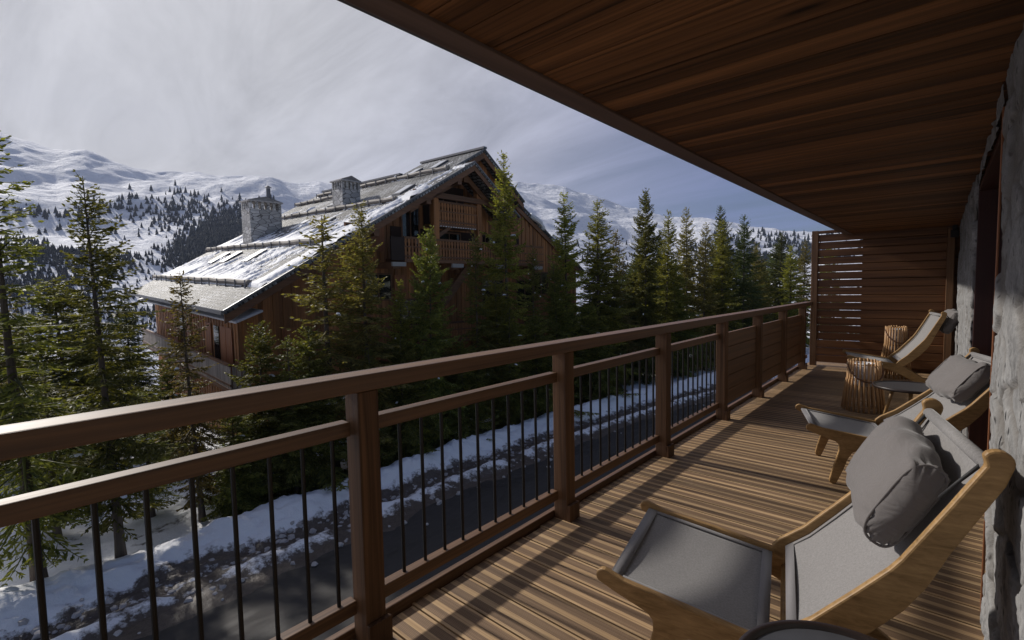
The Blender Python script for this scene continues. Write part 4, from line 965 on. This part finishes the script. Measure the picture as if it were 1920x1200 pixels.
rail = thing('balcony_railing', 'long brown timber railing with black balusters and three plank panels along the deck', 'railing', (-1.82, 4, 0))
def rb(mb, name, mat, parent=rail, bevel=.004):
    o = mb.build(name, mat, None, bevel); o.parent = parent; o.matrix_parent_inverse = Matrix.Translation(-Vector(rail.location)); return o
bpy.context.view_layer.update()
PY = [-0.42, 1.09, 2.54, 4.04, 5.56, 6.94, 8.29, 9.67]; END = 10.22
for y in PY:
    m = MB(); m.box((-1.868, y - .048, -.30), (-1.767, y + .048, 1.088)); p = rb(m, 'post', rail_z)
    m = MB(); m.box((-1.764, y - .050, -.02), (-1.742, y + .062, .105)); q = m.build('foot_block', rail_z, None, .003); q.parent = p
m = MB(); m.box((-1.882, -3, 1.090), (-1.760, END - .004, 1.160)); rb(m, 'handrail', rail_y, rail, .006)
m = MB(); m.box((-1.905, -3, -.035), (-1.870, END, .045)); rb(m, 'edge_rail', rail_y)
PYx = [-1.9] + PY + [END + .045]
bars = 0
for i in range(len(PYx) - 1):
    y0, y1 = PYx[i] + .052, PYx[i + 1] - .052
    if i in (5, 6, 7):
        m = MB(); nb = 5
        for j in range(nb):
            z0 = .128 + j * (.955 - .128) / nb; m.box((-1.858, y0, z0), (-1.822, y1, z0 + (.955 - .128) / nb - .004))
        rb(m, 'plank_panel', rail_y)
    else:
        m = MB(); m.box((-1.888, y0, .900), (-1.826, y1, .960)); rb(m, 'mid_rail', rail_y)
        m = MB(); m.box((-1.880, y0, .128), (-1.830, y1, .188)); rb(m, 'bottom_rail', rail_y)
        n = int((y1 - .065 - y0 - .085) / .1245) + 1 if i < 8 else 4
        for j in range(n):
            yy = y1 - .068 - .1245 * j
            m = MB(); m.tube([(-1.855, yy, .186), (-1.855, yy, .902)], .0085, 8); rb(m, 'baluster', black_m, rail, 0)

scr = thing('privacy_screen', 'tall slatted dark timber screen closing the far end of the balcony', 'screen', (-.8, 10.27, 0))
def sb(mb, name, mat, bevel=.006):
    o = mb.build(name, mat, None, bevel); o.parent = scr; o.matrix_parent_inverse = Matrix.Translation(-Vector(scr.location)); return o
m = MB(); m.box((-1.80, 10.225, 0), (-1.70, 10.32, 2.425)); sb(m, 'post', rail_z)
m = MB(); m.box((-1.698, 10.24, 2.37), (-1.2, 10.31, 2.42)); sb(m, 'top_bar', screen_x)
m = MB(); m.box((.03, 10.20, 0), (.12, 10.32, 2.3)); sb(m, 'post', rail_z)
for k in range(17):
    z1 = .199 + k * .1345; gp = .012 if k > 10 else .007
    if z1 > 2.36: break
    pr = .035 if 0 <= k < 3 else 0.0  # lowest slats made thicker so their tops catch the sun
    m = MB(); m.box((-1.699, 10.262 - pr, z1 - .1345 + gp), (.03, 10.30, z1)); sb(m, 'slat', screen_x)
m = MB(); m.box((-1.06, 10.33, 0.0), (.2, 10.36, 2.33)); sb(m, 'gap_blocker_board', screen_x)  # added board, blocks bright background behind the right-hand slat gaps

CZ = 2.335
m = MB(); k = -20
while True:
    y0 = k * .142; k += 1
    if y0 > 10.75: break
    m.box((-1.20, y0 + .003, CZ + rnd.uniform(-.0015, .0015)), (1.2, y0 + .139, CZ + .02))
o = m.build('ceiling', ceil_m, None, .0015); tag(o, kind='structure')
m = MB(); m.box((-1.298, -3, CZ - .012), (-1.2005, 10.75, CZ + .03)); o = m.build('ceiling_trim', trim_m, None, .004); tag(o, kind='structure')
m = MB(); m.box((-1.325, -3, CZ - .002), (-1.2985, 10.75, CZ + .36)); o = m.build('fascia', metal_grey, None); tag(o, kind='structure')
m = MB(); m.box((-1.297, -3, CZ + .031), (3.4, 10.75, CZ + .34)); o = m.build('roof_slab', simple('plaster slab', (.35, .33, .3), .8), None); tag(o, kind='structure')

# rough stone walls: displaced sheets wrapped round their corner
def stone_wall(name, label, y0, y1, z0, z1, x, res, seed, wrap=.12, both=True):
    """front face at x, wrapped at y1 (and y0) into the reveals; big flat stones with recessed joints"""
    path = []
    yy = np.arange(y0, y1 + 1e-6, res); 
    if both: path += [(x + wr, y0, -1) for wr in np.arange(wrap, 0, -res)]
    path += [(x, y, 0) for y in yy]
    path += [(x + wr, y1, 1) for wr in np.arange(res, wrap + res, res)]
    path = np.array(path); zz = np.arange(z0, z1 + 1e-6, res)
    n, mm = len(path), len(zz)
    s_ = np.arange(n) * res; S_, Z_ = np.meshgrid(s_, zz, indexing='ij')
    r = np.random.RandomState(seed); area = (s_[-1]) * (z1 - z0); nc = max(6, int(area / .055))
    cs_ = r.rand(nc) * s_[-1]; cz_ = z0 + r.rand(nc) * (z1 - z0); ch = r.uniform(-.008, .008, nc); ta = r.normal(size=nc) * .025; tb = r.normal(size=nc) * .025
    wx = S_ + .05 * fbm(S_ * 6, Z_ * 6, seed, 3); wz = Z_ + .05 * fbm(S_ * 6 + 9, Z_ * 6, seed + 3, 3)
    d1 = np.full(S_.shape, 9.); d2 = np.full(S_.shape, 9.); hgt = np.zeros(S_.shape)
    for a, b, h_, t1, t2 in zip(cs_, cz_, ch, ta, tb):
        d = np.hypot((wx - a) * .85, (wz - b) * 1.35); nearer = d < d1
        d2 = np.where(nearer, d1, np.minimum(d2, d)); d1 = np.where(nearer, d, d1)
        hgt = np.where(nearer, h_ + t1 * (S_ - a) + t2 * (Z_ - b), hgt)
    e = np.clip((d2 - d1) / .045, 0, 1); joint = 1 - e
    disp = hgt * e - .014 * (1 - e) ** 1.5 + .006 * fbm(S_ * 9, Z_ * 9, seed + 7, 5, .6) + .004 * fbm(S_ * 40, Z_ * 40, seed + 9, 3, .6)
    nx = np.where(path[:, 2] == 0, -1.0, 0.0); ny = path[:, 2].copy()
    tx = np.clip((path[:, 1] - (y1 - .05)) / .05, 0, 1) * (path[:, 2] == 0); ny = ny + tx * .7
    ln = np.hypot(nx, ny); nx, ny = nx / ln, ny / ln
    Vt = np.stack([path[:, 0][:, None] + nx[:, None] * disp, path[:, 1][:, None] + ny[:, None] * disp, Z_ + 0 * disp], -1)
    me = npmesh(name, Vt.reshape(-1, 3), grid_faces(n, mm)); at = me.attributes.new('joint', 'FLOAT', 'POINT'); at.data.foreach_set('value', (np.clip(joint * 1.3, 0, 1) * .75).ravel().astype(np.float32))
    o = link(name, me, wall_stone, smooth=True); return o
WXX = .17
o = stone_wall('stone_pillar', '', 1.2, 2.93, -.02, CZ, WXX, .011, 5, .14, False); tag(o, 'rough grey stone pillar of big split blocks at the right edge, beside the nearest lounger', 'pillar')
o = stone_wall('stone_wall', '', -3.0, 1.21, -.02, CZ, WXX, .05, 15, .1, False); tag(o, 'rough stone wall running on beside the viewer', 'wall')
o = stone_wall('stone_wall', '', 5.40, 10.28, -.02, CZ, WXX, .025, 25, .14, True); tag(o, 'narrow strip of pale pitted stone wall beyond the red brown doorway', 'wall')
o = stone_wall('stone_lintel', '', 2.94, 5.39, 2.235, CZ + .01, WXX + .006, .03, 35, .1, False); tag(o, 'stone band above the doorway under the timber ceiling', 'lintel')
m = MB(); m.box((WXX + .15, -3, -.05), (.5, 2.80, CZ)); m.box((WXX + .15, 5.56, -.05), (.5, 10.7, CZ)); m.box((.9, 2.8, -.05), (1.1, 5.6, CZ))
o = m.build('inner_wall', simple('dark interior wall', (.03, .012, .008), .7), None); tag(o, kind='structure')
dr = thing('doorway', 'dark red brown timber doorway lining between the stone pillar and the far stone strip', 'doorway', (.3, 4.2, 0))
def db(mb, name, mat):
    o = mb.build(name, mat, None, .003); o.parent = dr; o.matrix_parent_inverse = Matrix.Translation(-Vector(dr.location)); return o
m = MB(); m.box((WXX + .02, 5.375, -.0), (.62, 5.397, 2.23)); db(m, 'jamb', door_m)
m = MB(); m.box((WXX + .02, 2.965, -.0), (.62, 2.985, 2.23)); db(m, 'jamb', door_m)
m = MB(); m.box((WXX + .02, 2.986, 2.195), (.62, 5.374, 2.23)); db(m, 'head', door_m)
m = MB(); m.box((WXX - .004, 2.962, 0.0), (WXX + .006, 2.972, 2.225)); db(m, 'edge_trim', copper)
m = MB(); m.box((.44, 2.99, .02), (.46, 5.37, 2.19)); db(m, 'glass_pane', glass_dark)
m = MB()
for yy in (2.99, 4.15, 5.30): m.box((.41, yy, .005), (.438, yy + .07, 2.19))
db(m, 'frame', door_m)
m = MB(); m.box((.06, 10.02, 2.15), (.155, 10.12, 2.26)); m.box((.08, 10.04, 2.26), (.135, 10.10, CZ - .001))
o = m.build('wall_spotlight', black_m, None, .006); tag(o, 'small black box spotlight under the ceiling at the far stone wall', 'spotlight')

# ------------------------------------------------------------------ loungers
def arc(cx, cz, r, a0, a1, n=7):
    return [(cx + r * math.cos(R(a0 + (a1 - a0) * i / n)), cz + r * math.sin(R(a0 + (a1 - a0) * i / n))) for i in range(n + 1)]
BASE = arc(.025, .412, .030, 215, 62, 8) + [(.10, .418), (.30, .388), (.585, .343), (.64, .318), (.76, .235), (.90, .135), (1.00, .062)] + arc(.975, .036, .034, 40, -120, 7) + \
       [(.86, .055), (.72, .135), (.60, .205), (.50, .252), (.40, .276), (.335, .272), (.292, .25), (.266, .205), (.235, .11), (.205, .03)] + arc(.176, .026, .026, 0, -190, 7) + \
       [(.165, .10), (.192, .20), (.207, .262), (.206, .300), (.186, .322), (.12, .346), (.06, .368)]
def seat_poly():
    return [(.572, .352), (.600, .388), (.69, .462), (.80, .583), (.878, .672), (.905, .710)] + [(1.00, .875), (1.075, 1.010)] + arc(1.098, 1.020, .034, 150, -18, 8) + \
           [(1.115, .960), (1.055, .84), (1.01, .75), (.965, .645), (.915, .560), (.84, .47), (.74, .375), (.66, .315), (.61, .300), (.58, .315)]
PIV = (.60, .35)
def rotp(p, d):
    c, s = math.cos(d), math.sin(d); x, z = p[0] - PIV[0], p[1] - PIV[1]; return (PIV[0] + c * x - s * z, PIV[1] + s * x + c * z)
WID = .68; TP = .027
def lounger(loc, deg, rec, label, pillow='on'):
    """loc = near foot corner; local x runs from foot to head, local y across"""
    t = thing('sling_lounger', label, 'lounger', (loc[0], loc[1], 0), R(deg), 'sling loungers on the deck')
    d = R(rec)
    def pan(poly, y, name, th=TP):
        m = MB(); m.prism([(a, y, b) for a, b in poly], (0, th, 0)); return m.build(name, oak, t, .006)
    SP = [rotp(p, d) for p in seat_poly()]
    pan(BASE, 0, 'leg_panel'); pan(BASE, WID - TP, 'leg_panel')
    e = TP + .003
    pan(SP, 0 - .0, 'side_rail') if False else None
    a = pan(SP, -.001 - .0, 'side_rail', TP + .001); b = pan(SP, WID - TP, 'side_rail', TP + .001)
    # footrest sling: slightly sagging sheet with thickness
    def sheet(path, name, mat, y0, y1, sag, th=.004, edge=0.0, ny=14):
        n = len(path); V = []; F = []
        ns = []
        for i in range(n):
            p, q = path[max(i - 1, 0)], path[min(i + 1, n - 1)]; dx, dz = q[0] - p[0], q[1] - p[1]; l_ = math.hypot(dx, dz); ns.append((-dz / l_, dx / l_))
        for side in (0, 1):
            for i in range(n):
                for j in range(ny + 1):
                    f = j / ny; k = 4 * f * (1 - f); sg = sag * k * math.sin(math.pi * min(1, max(0, (i + .3) / (n - .4)))) ** .6
                    ox = -ns[i][0] * (sg + th * side); oz = -ns[i][1] * (sg + th * side)
                    # ends of the sheet pull in slightly in the middle
                    V.append((path[i][0] + ox, y0 + (y1 - y0) * f, path[i][1] + oz))
        nn = n * (ny + 1)
        for i in range(n - 1):
            for j in range(ny):
                q = i * (ny + 1) + j; F.append((q, q + 1, q + ny + 2, q + ny + 1)); F.append((nn + q, nn + q + ny + 1, nn + q + ny + 2, nn + q + 1))
            for j in (0, ny):
                q = i * (ny + 1) + j; F.append((q, q + ny + 1, nn + q + ny + 1, nn + q))
        for i in (0, n - 1):
            for j in range(ny):
                q = i * (ny + 1) + j; F.append((q, nn + q, nn + q + 1, q + 1))
        me = bpy.data.meshes.new(name); me.from_pydata(V, [], F); me.update()
        bm = bmesh.new(); bm.from_mesh(me); bmesh.ops.recalc_face_normals(bm, faces=bm.faces); bm.to_mesh(me); bm.free()
        return link(name, me, mat, t, True)
    y0, y1 = TP + .002, WID - TP - .002
    fp = [(.045 + .53 * i / 14, .408 - .085 * (i / 14) ** 1.05) for i in range(15)]
    fs = sheet(fp, 'footrest_sling', sling_m, y0, y1, .022)
    def strip(path, off, wy, name, par, mat=hem_m, th=.003):
        o_ = sheet([(a_ + off * 0, b_ + off) for a_, b_ in path], name, mat, wy[0], wy[1], 0.0, th, 0, 2)
        if par is not None: o_.parent = par
        return o_
    strip(fp[:2], .0045, (y0, y1), 'hem', fs); strip(fp[-2:], .0045, (y0, y1), 'hem', fs)
    strip(fp, .0035, (y0, y0 + .028), 'hem', fs); strip(fp, .0035, (y1 - .028, y1), 'hem', fs)
    m = MB(); m.tube([(.045, TP, .402), (.045, WID - TP, .402)], .010, 10); m.build('rod', hem_m, t, 0, True)
    top = [(.612, .378), (.70, .452), (.79, .553), (.865, .642), (.90, .690), (.94, .757), (.98, .828), (1.02, .900), (1.055, .963), (1.082, 1.012)]
    top = [rotp((a_ + .012, b_ - .016), d) for a_, b_ in top]
    dense = []
    for i in range(len(top) - 1):
        for q in range(3): dense.append((top[i][0] + (top[i + 1][0] - top[i][0]) * q / 3, top[i][1] + (top[i + 1][1] - top[i][1]) * q / 3))
    dense.append(top[-1])
    c_ = rotp((1.090, 1.000), d)
    bs = sheet(dense, 'back_sling', sling_m, y0, y1, .035)
    strip(dense[:2], .004, (y0, y1), 'hem', bs); strip(dense, .0035, (y0, y0 + .022), 'seam', bs, sling_m); strip(dense, .0035, (y1 - .022, y1), 'seam', bs, sling_m)
    m = MB(); m.tube([(c_[0], TP, c_[1]), (c_[0], WID - TP, c_[1])], .019, 14); m.build('rod', sling_m, t, 0, True)
    for yy in (TP + .003, WID - TP - .003):
        m = MB(); m.tube([(c_[0], yy - .003, c_[1]), (c_[0], yy + .003, c_[1])], .017, 14); m.build('bolt', steel, t)
    for s_ in (.62, .86):
        m = MB(); q = (s_, .27 if s_ < .7 else .135); m.tube([(q[0], TP, q[1]), (q[0], WID - TP, q[1])], .012, 10); m.build('crossbar', oak, t, 0, True)
    # straps that hold the pillow
    # pillow
    import math as _m
    hw, hh_, ht = .252, .158, .082; na, nt_ = 44, 48; V = []; F = []; r_ = np.random.RandomState(int(deg * 10)); ph = r_.rand() * 6
    rows = [(-1 - .0, .0), (-1.0, .45), (-1.0, .80)] + [(-1 + 2 * i / na, None) for i in range(na + 1)] + [(1.0, .80), (1.0, .45), (1.0, 0.)]
    for k_, (a_, sc_) in enumerate(rows):
        capd = 0.0
        if sc_ is None: sc_ = .93 + .07 * (1 - abs(a_) ** 5); body = 1
        else: body = 0; capd = math.copysign(.030 * (1 - sc_ ** 2), a_)
        for j in range(nt_):
            th_ = 2 * math.pi * j / nt_; c1, s1 = math.cos(th_), math.sin(th_)
            yy_ = math.copysign(abs(c1) ** .48, c1) * hh_; zz_ = math.copysign(abs(s1) ** .72, s1) * ht * (1.0 - .22 * abs(a_) ** 3 if s1 > 0 else .55)
            fold = .0045 * math.sin(7 * a_ + 3 * c1 + ph) + .004 * math.sin(11 * a_ * c1 + ph * 2) + .006 * math.sin(15 * th_ + ph) * abs(a_) ** 7 * (0.4 if not body else 1) + .008 * math.exp(-((a_ - .75 + .2 * c1) / .1) ** 2) * s1
            k2 = sc_ * .90 if not body else sc_ + fold / ht * .8
            V.append((a_ * hw * (1 + .03 * c1 * c1 * 0) + capd, yy_ * k2 + .012 * math.sin(2.2 * a_ + ph), zz_ * k2))
    for k_ in range(len(rows) - 1):
        for j in range(nt_):
            F.append((k_ * nt_ + j, k_ * nt_ + (j + 1) % nt_, (k_ + 1) * nt_ + (j + 1) % nt_, (k_ + 1) * nt_ + j))
    me = bpy.data.meshes.new('pillow'); me.from_pydata(V, [], F); me.update()
    bm = bmesh.new(); bm.from_mesh(me); bmesh.ops.remove_doubles(bm, verts=bm.verts, dist=.0008); bmesh.ops.recalc_face_normals(bm, faces=bm.faces); bm.to_mesh(me); bm.free()
    p = link('pillow', me, pillow_m, t, True)
    ang = math.atan2(top[-1][1] - top[4][1], top[-1][0] - top[4][0])
    if pillow == 'on':
        cc = rotp(PILC, d); nx_, nz_ = -math.sin(ang), math.cos(ang)
        p.matrix_local = Matrix(((0, math.cos(ang + R(PILT)), -math.sin(ang + R(PILT)), cc[0]), (1, 0, 0, WID / 2 + .022), (0, math.sin(ang + R(PILT)), math.cos(ang + R(PILT)), cc[1]), (0, 0, 0, 1)))
        ends = [(TP + .02, 1), (WID - TP - .02, -1)]
        for yy, sg in ends:
            m = MB(); pc = Vector((cc[0] + .06, WID / 2 - sg * .27, cc[1] + .05)); e2 = Vector((c_[0] - .002, yy, c_[1] + .014))
            mid = (pc + e2) / 2 + Vector((-.01, 0, -.01)); m.tube([tuple(pc), tuple(mid), tuple(e2)], [.006, .005, .006], 6); m.build('strap', strap_m, p if False else t, 0, True)
    else:
        an = ang + R(180); cc = (c_[0] + .085, c_[1] - .06)
        p.matrix_local = Matrix(((0, math.cos(an), -math.sin(an), cc[0] + .03), (1, 0, 0, WID / 2), (0, math.sin(an), math.cos(an), cc[1] - .03), (0, 0, 0, 1)))
        for yy in (.12, WID - .12):
            m = MB(); m.tube([(c_[0] - .02, yy, c_[1] - .02), (c_[0], yy, c_[1] + .016), (c_[0] + .05, yy, c_[1] + .01), (c_[0] + .09, yy, c_[1] - .04)], .006, 6); m.build('strap', strap_m, t, 0, True)
    # piping seams round both pillow ends
    for a_ in (-1, 1):
        m = MB(); pts = []
        for i in range(41):
            th_ = 2 * math.pi * i / 40; c1, s1 = math.cos(th_), math.sin(th_)
            pts.append((a_ * hw * .995, math.copysign(abs(c1) ** .48, c1) * hh_ * .925 + .012 * math.sin(2.2 * a_ + ph), math.copysign(abs(s1) ** .72, s1) * ht * (.78 if s1 > 0 else .55) * .925))
        m.tube(pts, .0045, 6, False); pp = m.build('piping', pillow_m, None, 0, True); pp.parent = p
    return t
PILC = (.938, .832); PILT = 0.0
lounger((-.95, 1.53), 12.4, 0, 'nearest oak framed sling lounger with a taupe pillow on its back, in the foreground')
lounger((-.74, 4.17), 17.5, -8, 'middle oak framed sling lounger with its pillow on the back, beside the big rod lantern')
lounger((-1.02, 8.5), 12.0, 3, 'farthest sling lounger by the slatted screen with its pillow hung behind the back', 'behind')

# ------------------------------------------------------------------ lanterns
def lantern(x, y, H, r0, r1, label, n=26, rod=.0105):
    t = thing('rod_lantern', label, 'lantern', (x, y, 0), 0, 'wooden rod lanterns')
    protos = []
    for i in range(n):
        an = 2 * math.pi * i / n; c, s = math.cos(an), math.sin(an); j = rnd.uniform(-.008, .008); zt = H + rnd.uniform(-.008, .006)
        m = MB(); m.tube([((r0 + j) * c, (r0 + j) * s, .004), ((r1 + .016) * c, (r1 + .016) * s, H * .60), ((r1 + .006) * c, (r1 + .006) * s, H * .66), (r1 * c, r1 * s, zt)], rod, 7)
        m.build('rod', rod_m, t, 0, True)
    for zz, rr_ in ((H * .93, r1 - rod - .004), (H * .64, r1 - rod), (.06, r0 - rod - .01)):
        m = MB(); m.tube([(rr_ * math.cos(a * .2618), rr_ * math.sin(a * .2618), zz) for a in range(25)], .006, 6); m.build('hoop', rod_m, t, 0, True)
    m = MB(); m.lathe([(r1 * .62, H * .5), (r1 * .66, H * .5), (r1 * .66, H * .95), (r1 * .60, H * .95), (r1 * .60, H * .93)], 28); m.build('insert', candle, t, 0, True)
    m = MB(); a0 = R(205); a1 = R(25); P0 = Vector(((r1 + .012) * math.cos(a0), (r1 + .012) * math.sin(a0), H * .93)); P1 = Vector(((r1 + .012) * math.cos(a1), (r1 + .012) * math.sin(a1), H * .93))
    pts = []
    for i in range(17):
        f = i / 16; an = a0 + (R(385) - a0) * f; rr_ = r1 + .014 + .022 * math.sin(math.pi * f)
        pts.append((rr_ * math.cos(an), rr_ * math.sin(an), H * .93 - .19 * math.sin(math.pi * f)))
    m.tube(pts, .0085, 6); m.build('handle', leather, t, 0, True)
    for P_ in (pts[0], pts[-1]):
        m = MB(); m.tube([P_, (P_[0] * 1.06, P_[1] * 1.06, P_[2])], .011, 8); m.build('rivet', steel, t)
    return t
lantern(-.665, 6.95, .585, .205, .155, 'wide lantern of wooden rods with a leather strap, behind the middle lounger')
lantern(-.53, 9.62, .80, .21, .128, 'taller slimmer lantern of wooden rods standing by the screen behind the farthest lounger', 24)

# ------------------------------------------------------------------ side tables
def side_table(x, y, H, r, label):
    t = thing('side_table', label, 'side table', (x, y, 0), rnd.uniform(0, 1), 'low round side tables')
    m = MB(); m.lathe([(r * .9, H - .028), (r - .004, H - .026), (r, H - .018), (r, H - .002), (r - .003, H), (r - .016, H), (r - .02, H - .004), (r - .022, H - .012), (.001, H - .012)], 64); m.build('tray_top', table_m, t, 0, True)
    m = MB(); m.lathe([(r - .024, H - .0115), (r - .026, H - .0095), (.001, H - .0095)], 48); m.build('tray_surface', table_top, t)
    for k in range(3):
        an = k * 2.094 + .5; c, s = math.cos(an), math.sin(an)
        m = MB(); m.tube([(r * .45 * c, r * .45 * s, H - .03), (r * .82 * c, r * .82 * s, 0)], [.018, .012], 10); m.build('leg', oak, t, 0, True)
    m = MB(); m.tube([(r * .5 * math.cos(a * .5236), r * .5 * math.sin(a * .5236), H - .045) for a in range(13)], .009, 8); m.build('ring', oak, t, 0, True)
side_table(-.13, 1.31, .55, .255, 'near dark round side table at the bottom edge, in front of the nearest lounger')
side_table(-.225, 6.25, .45, .30, 'far round side table with a grey top behind the rod lantern')
print('faces', sum(len(o.data.polygons) for o in bpy.data.objects if o.type == 'MESH'), 'objs', len(bpy.data.objects))
# ------------------------------------------------------------------ haze of the valley air
hm = bpy.data.materials.new('haze'); hm.use_nodes = True; hm.node_tree.nodes.clear(); ht = NT(hm.node_tree)
ho = ht.n('ShaderNodeOutputMaterial'); hv = ht.n('ShaderNodeVolumePrincipled'); ht.l(hv.outputs[0], ho.inputs['Volume'])
hv.inputs['Color'].default_value = (0.62, 0.72, 1.0, 1); hv.inputs['Density'].default_value = 0.00011; hv.inputs['Anisotropy'].default_value = 0.2
m = MB(); m.box((-2050, -1100, -420), (1100, 2050, 620)); o = m.build('haze', hm); tag(o, 'thin bluish valley air', 'haze', kind='stuff')
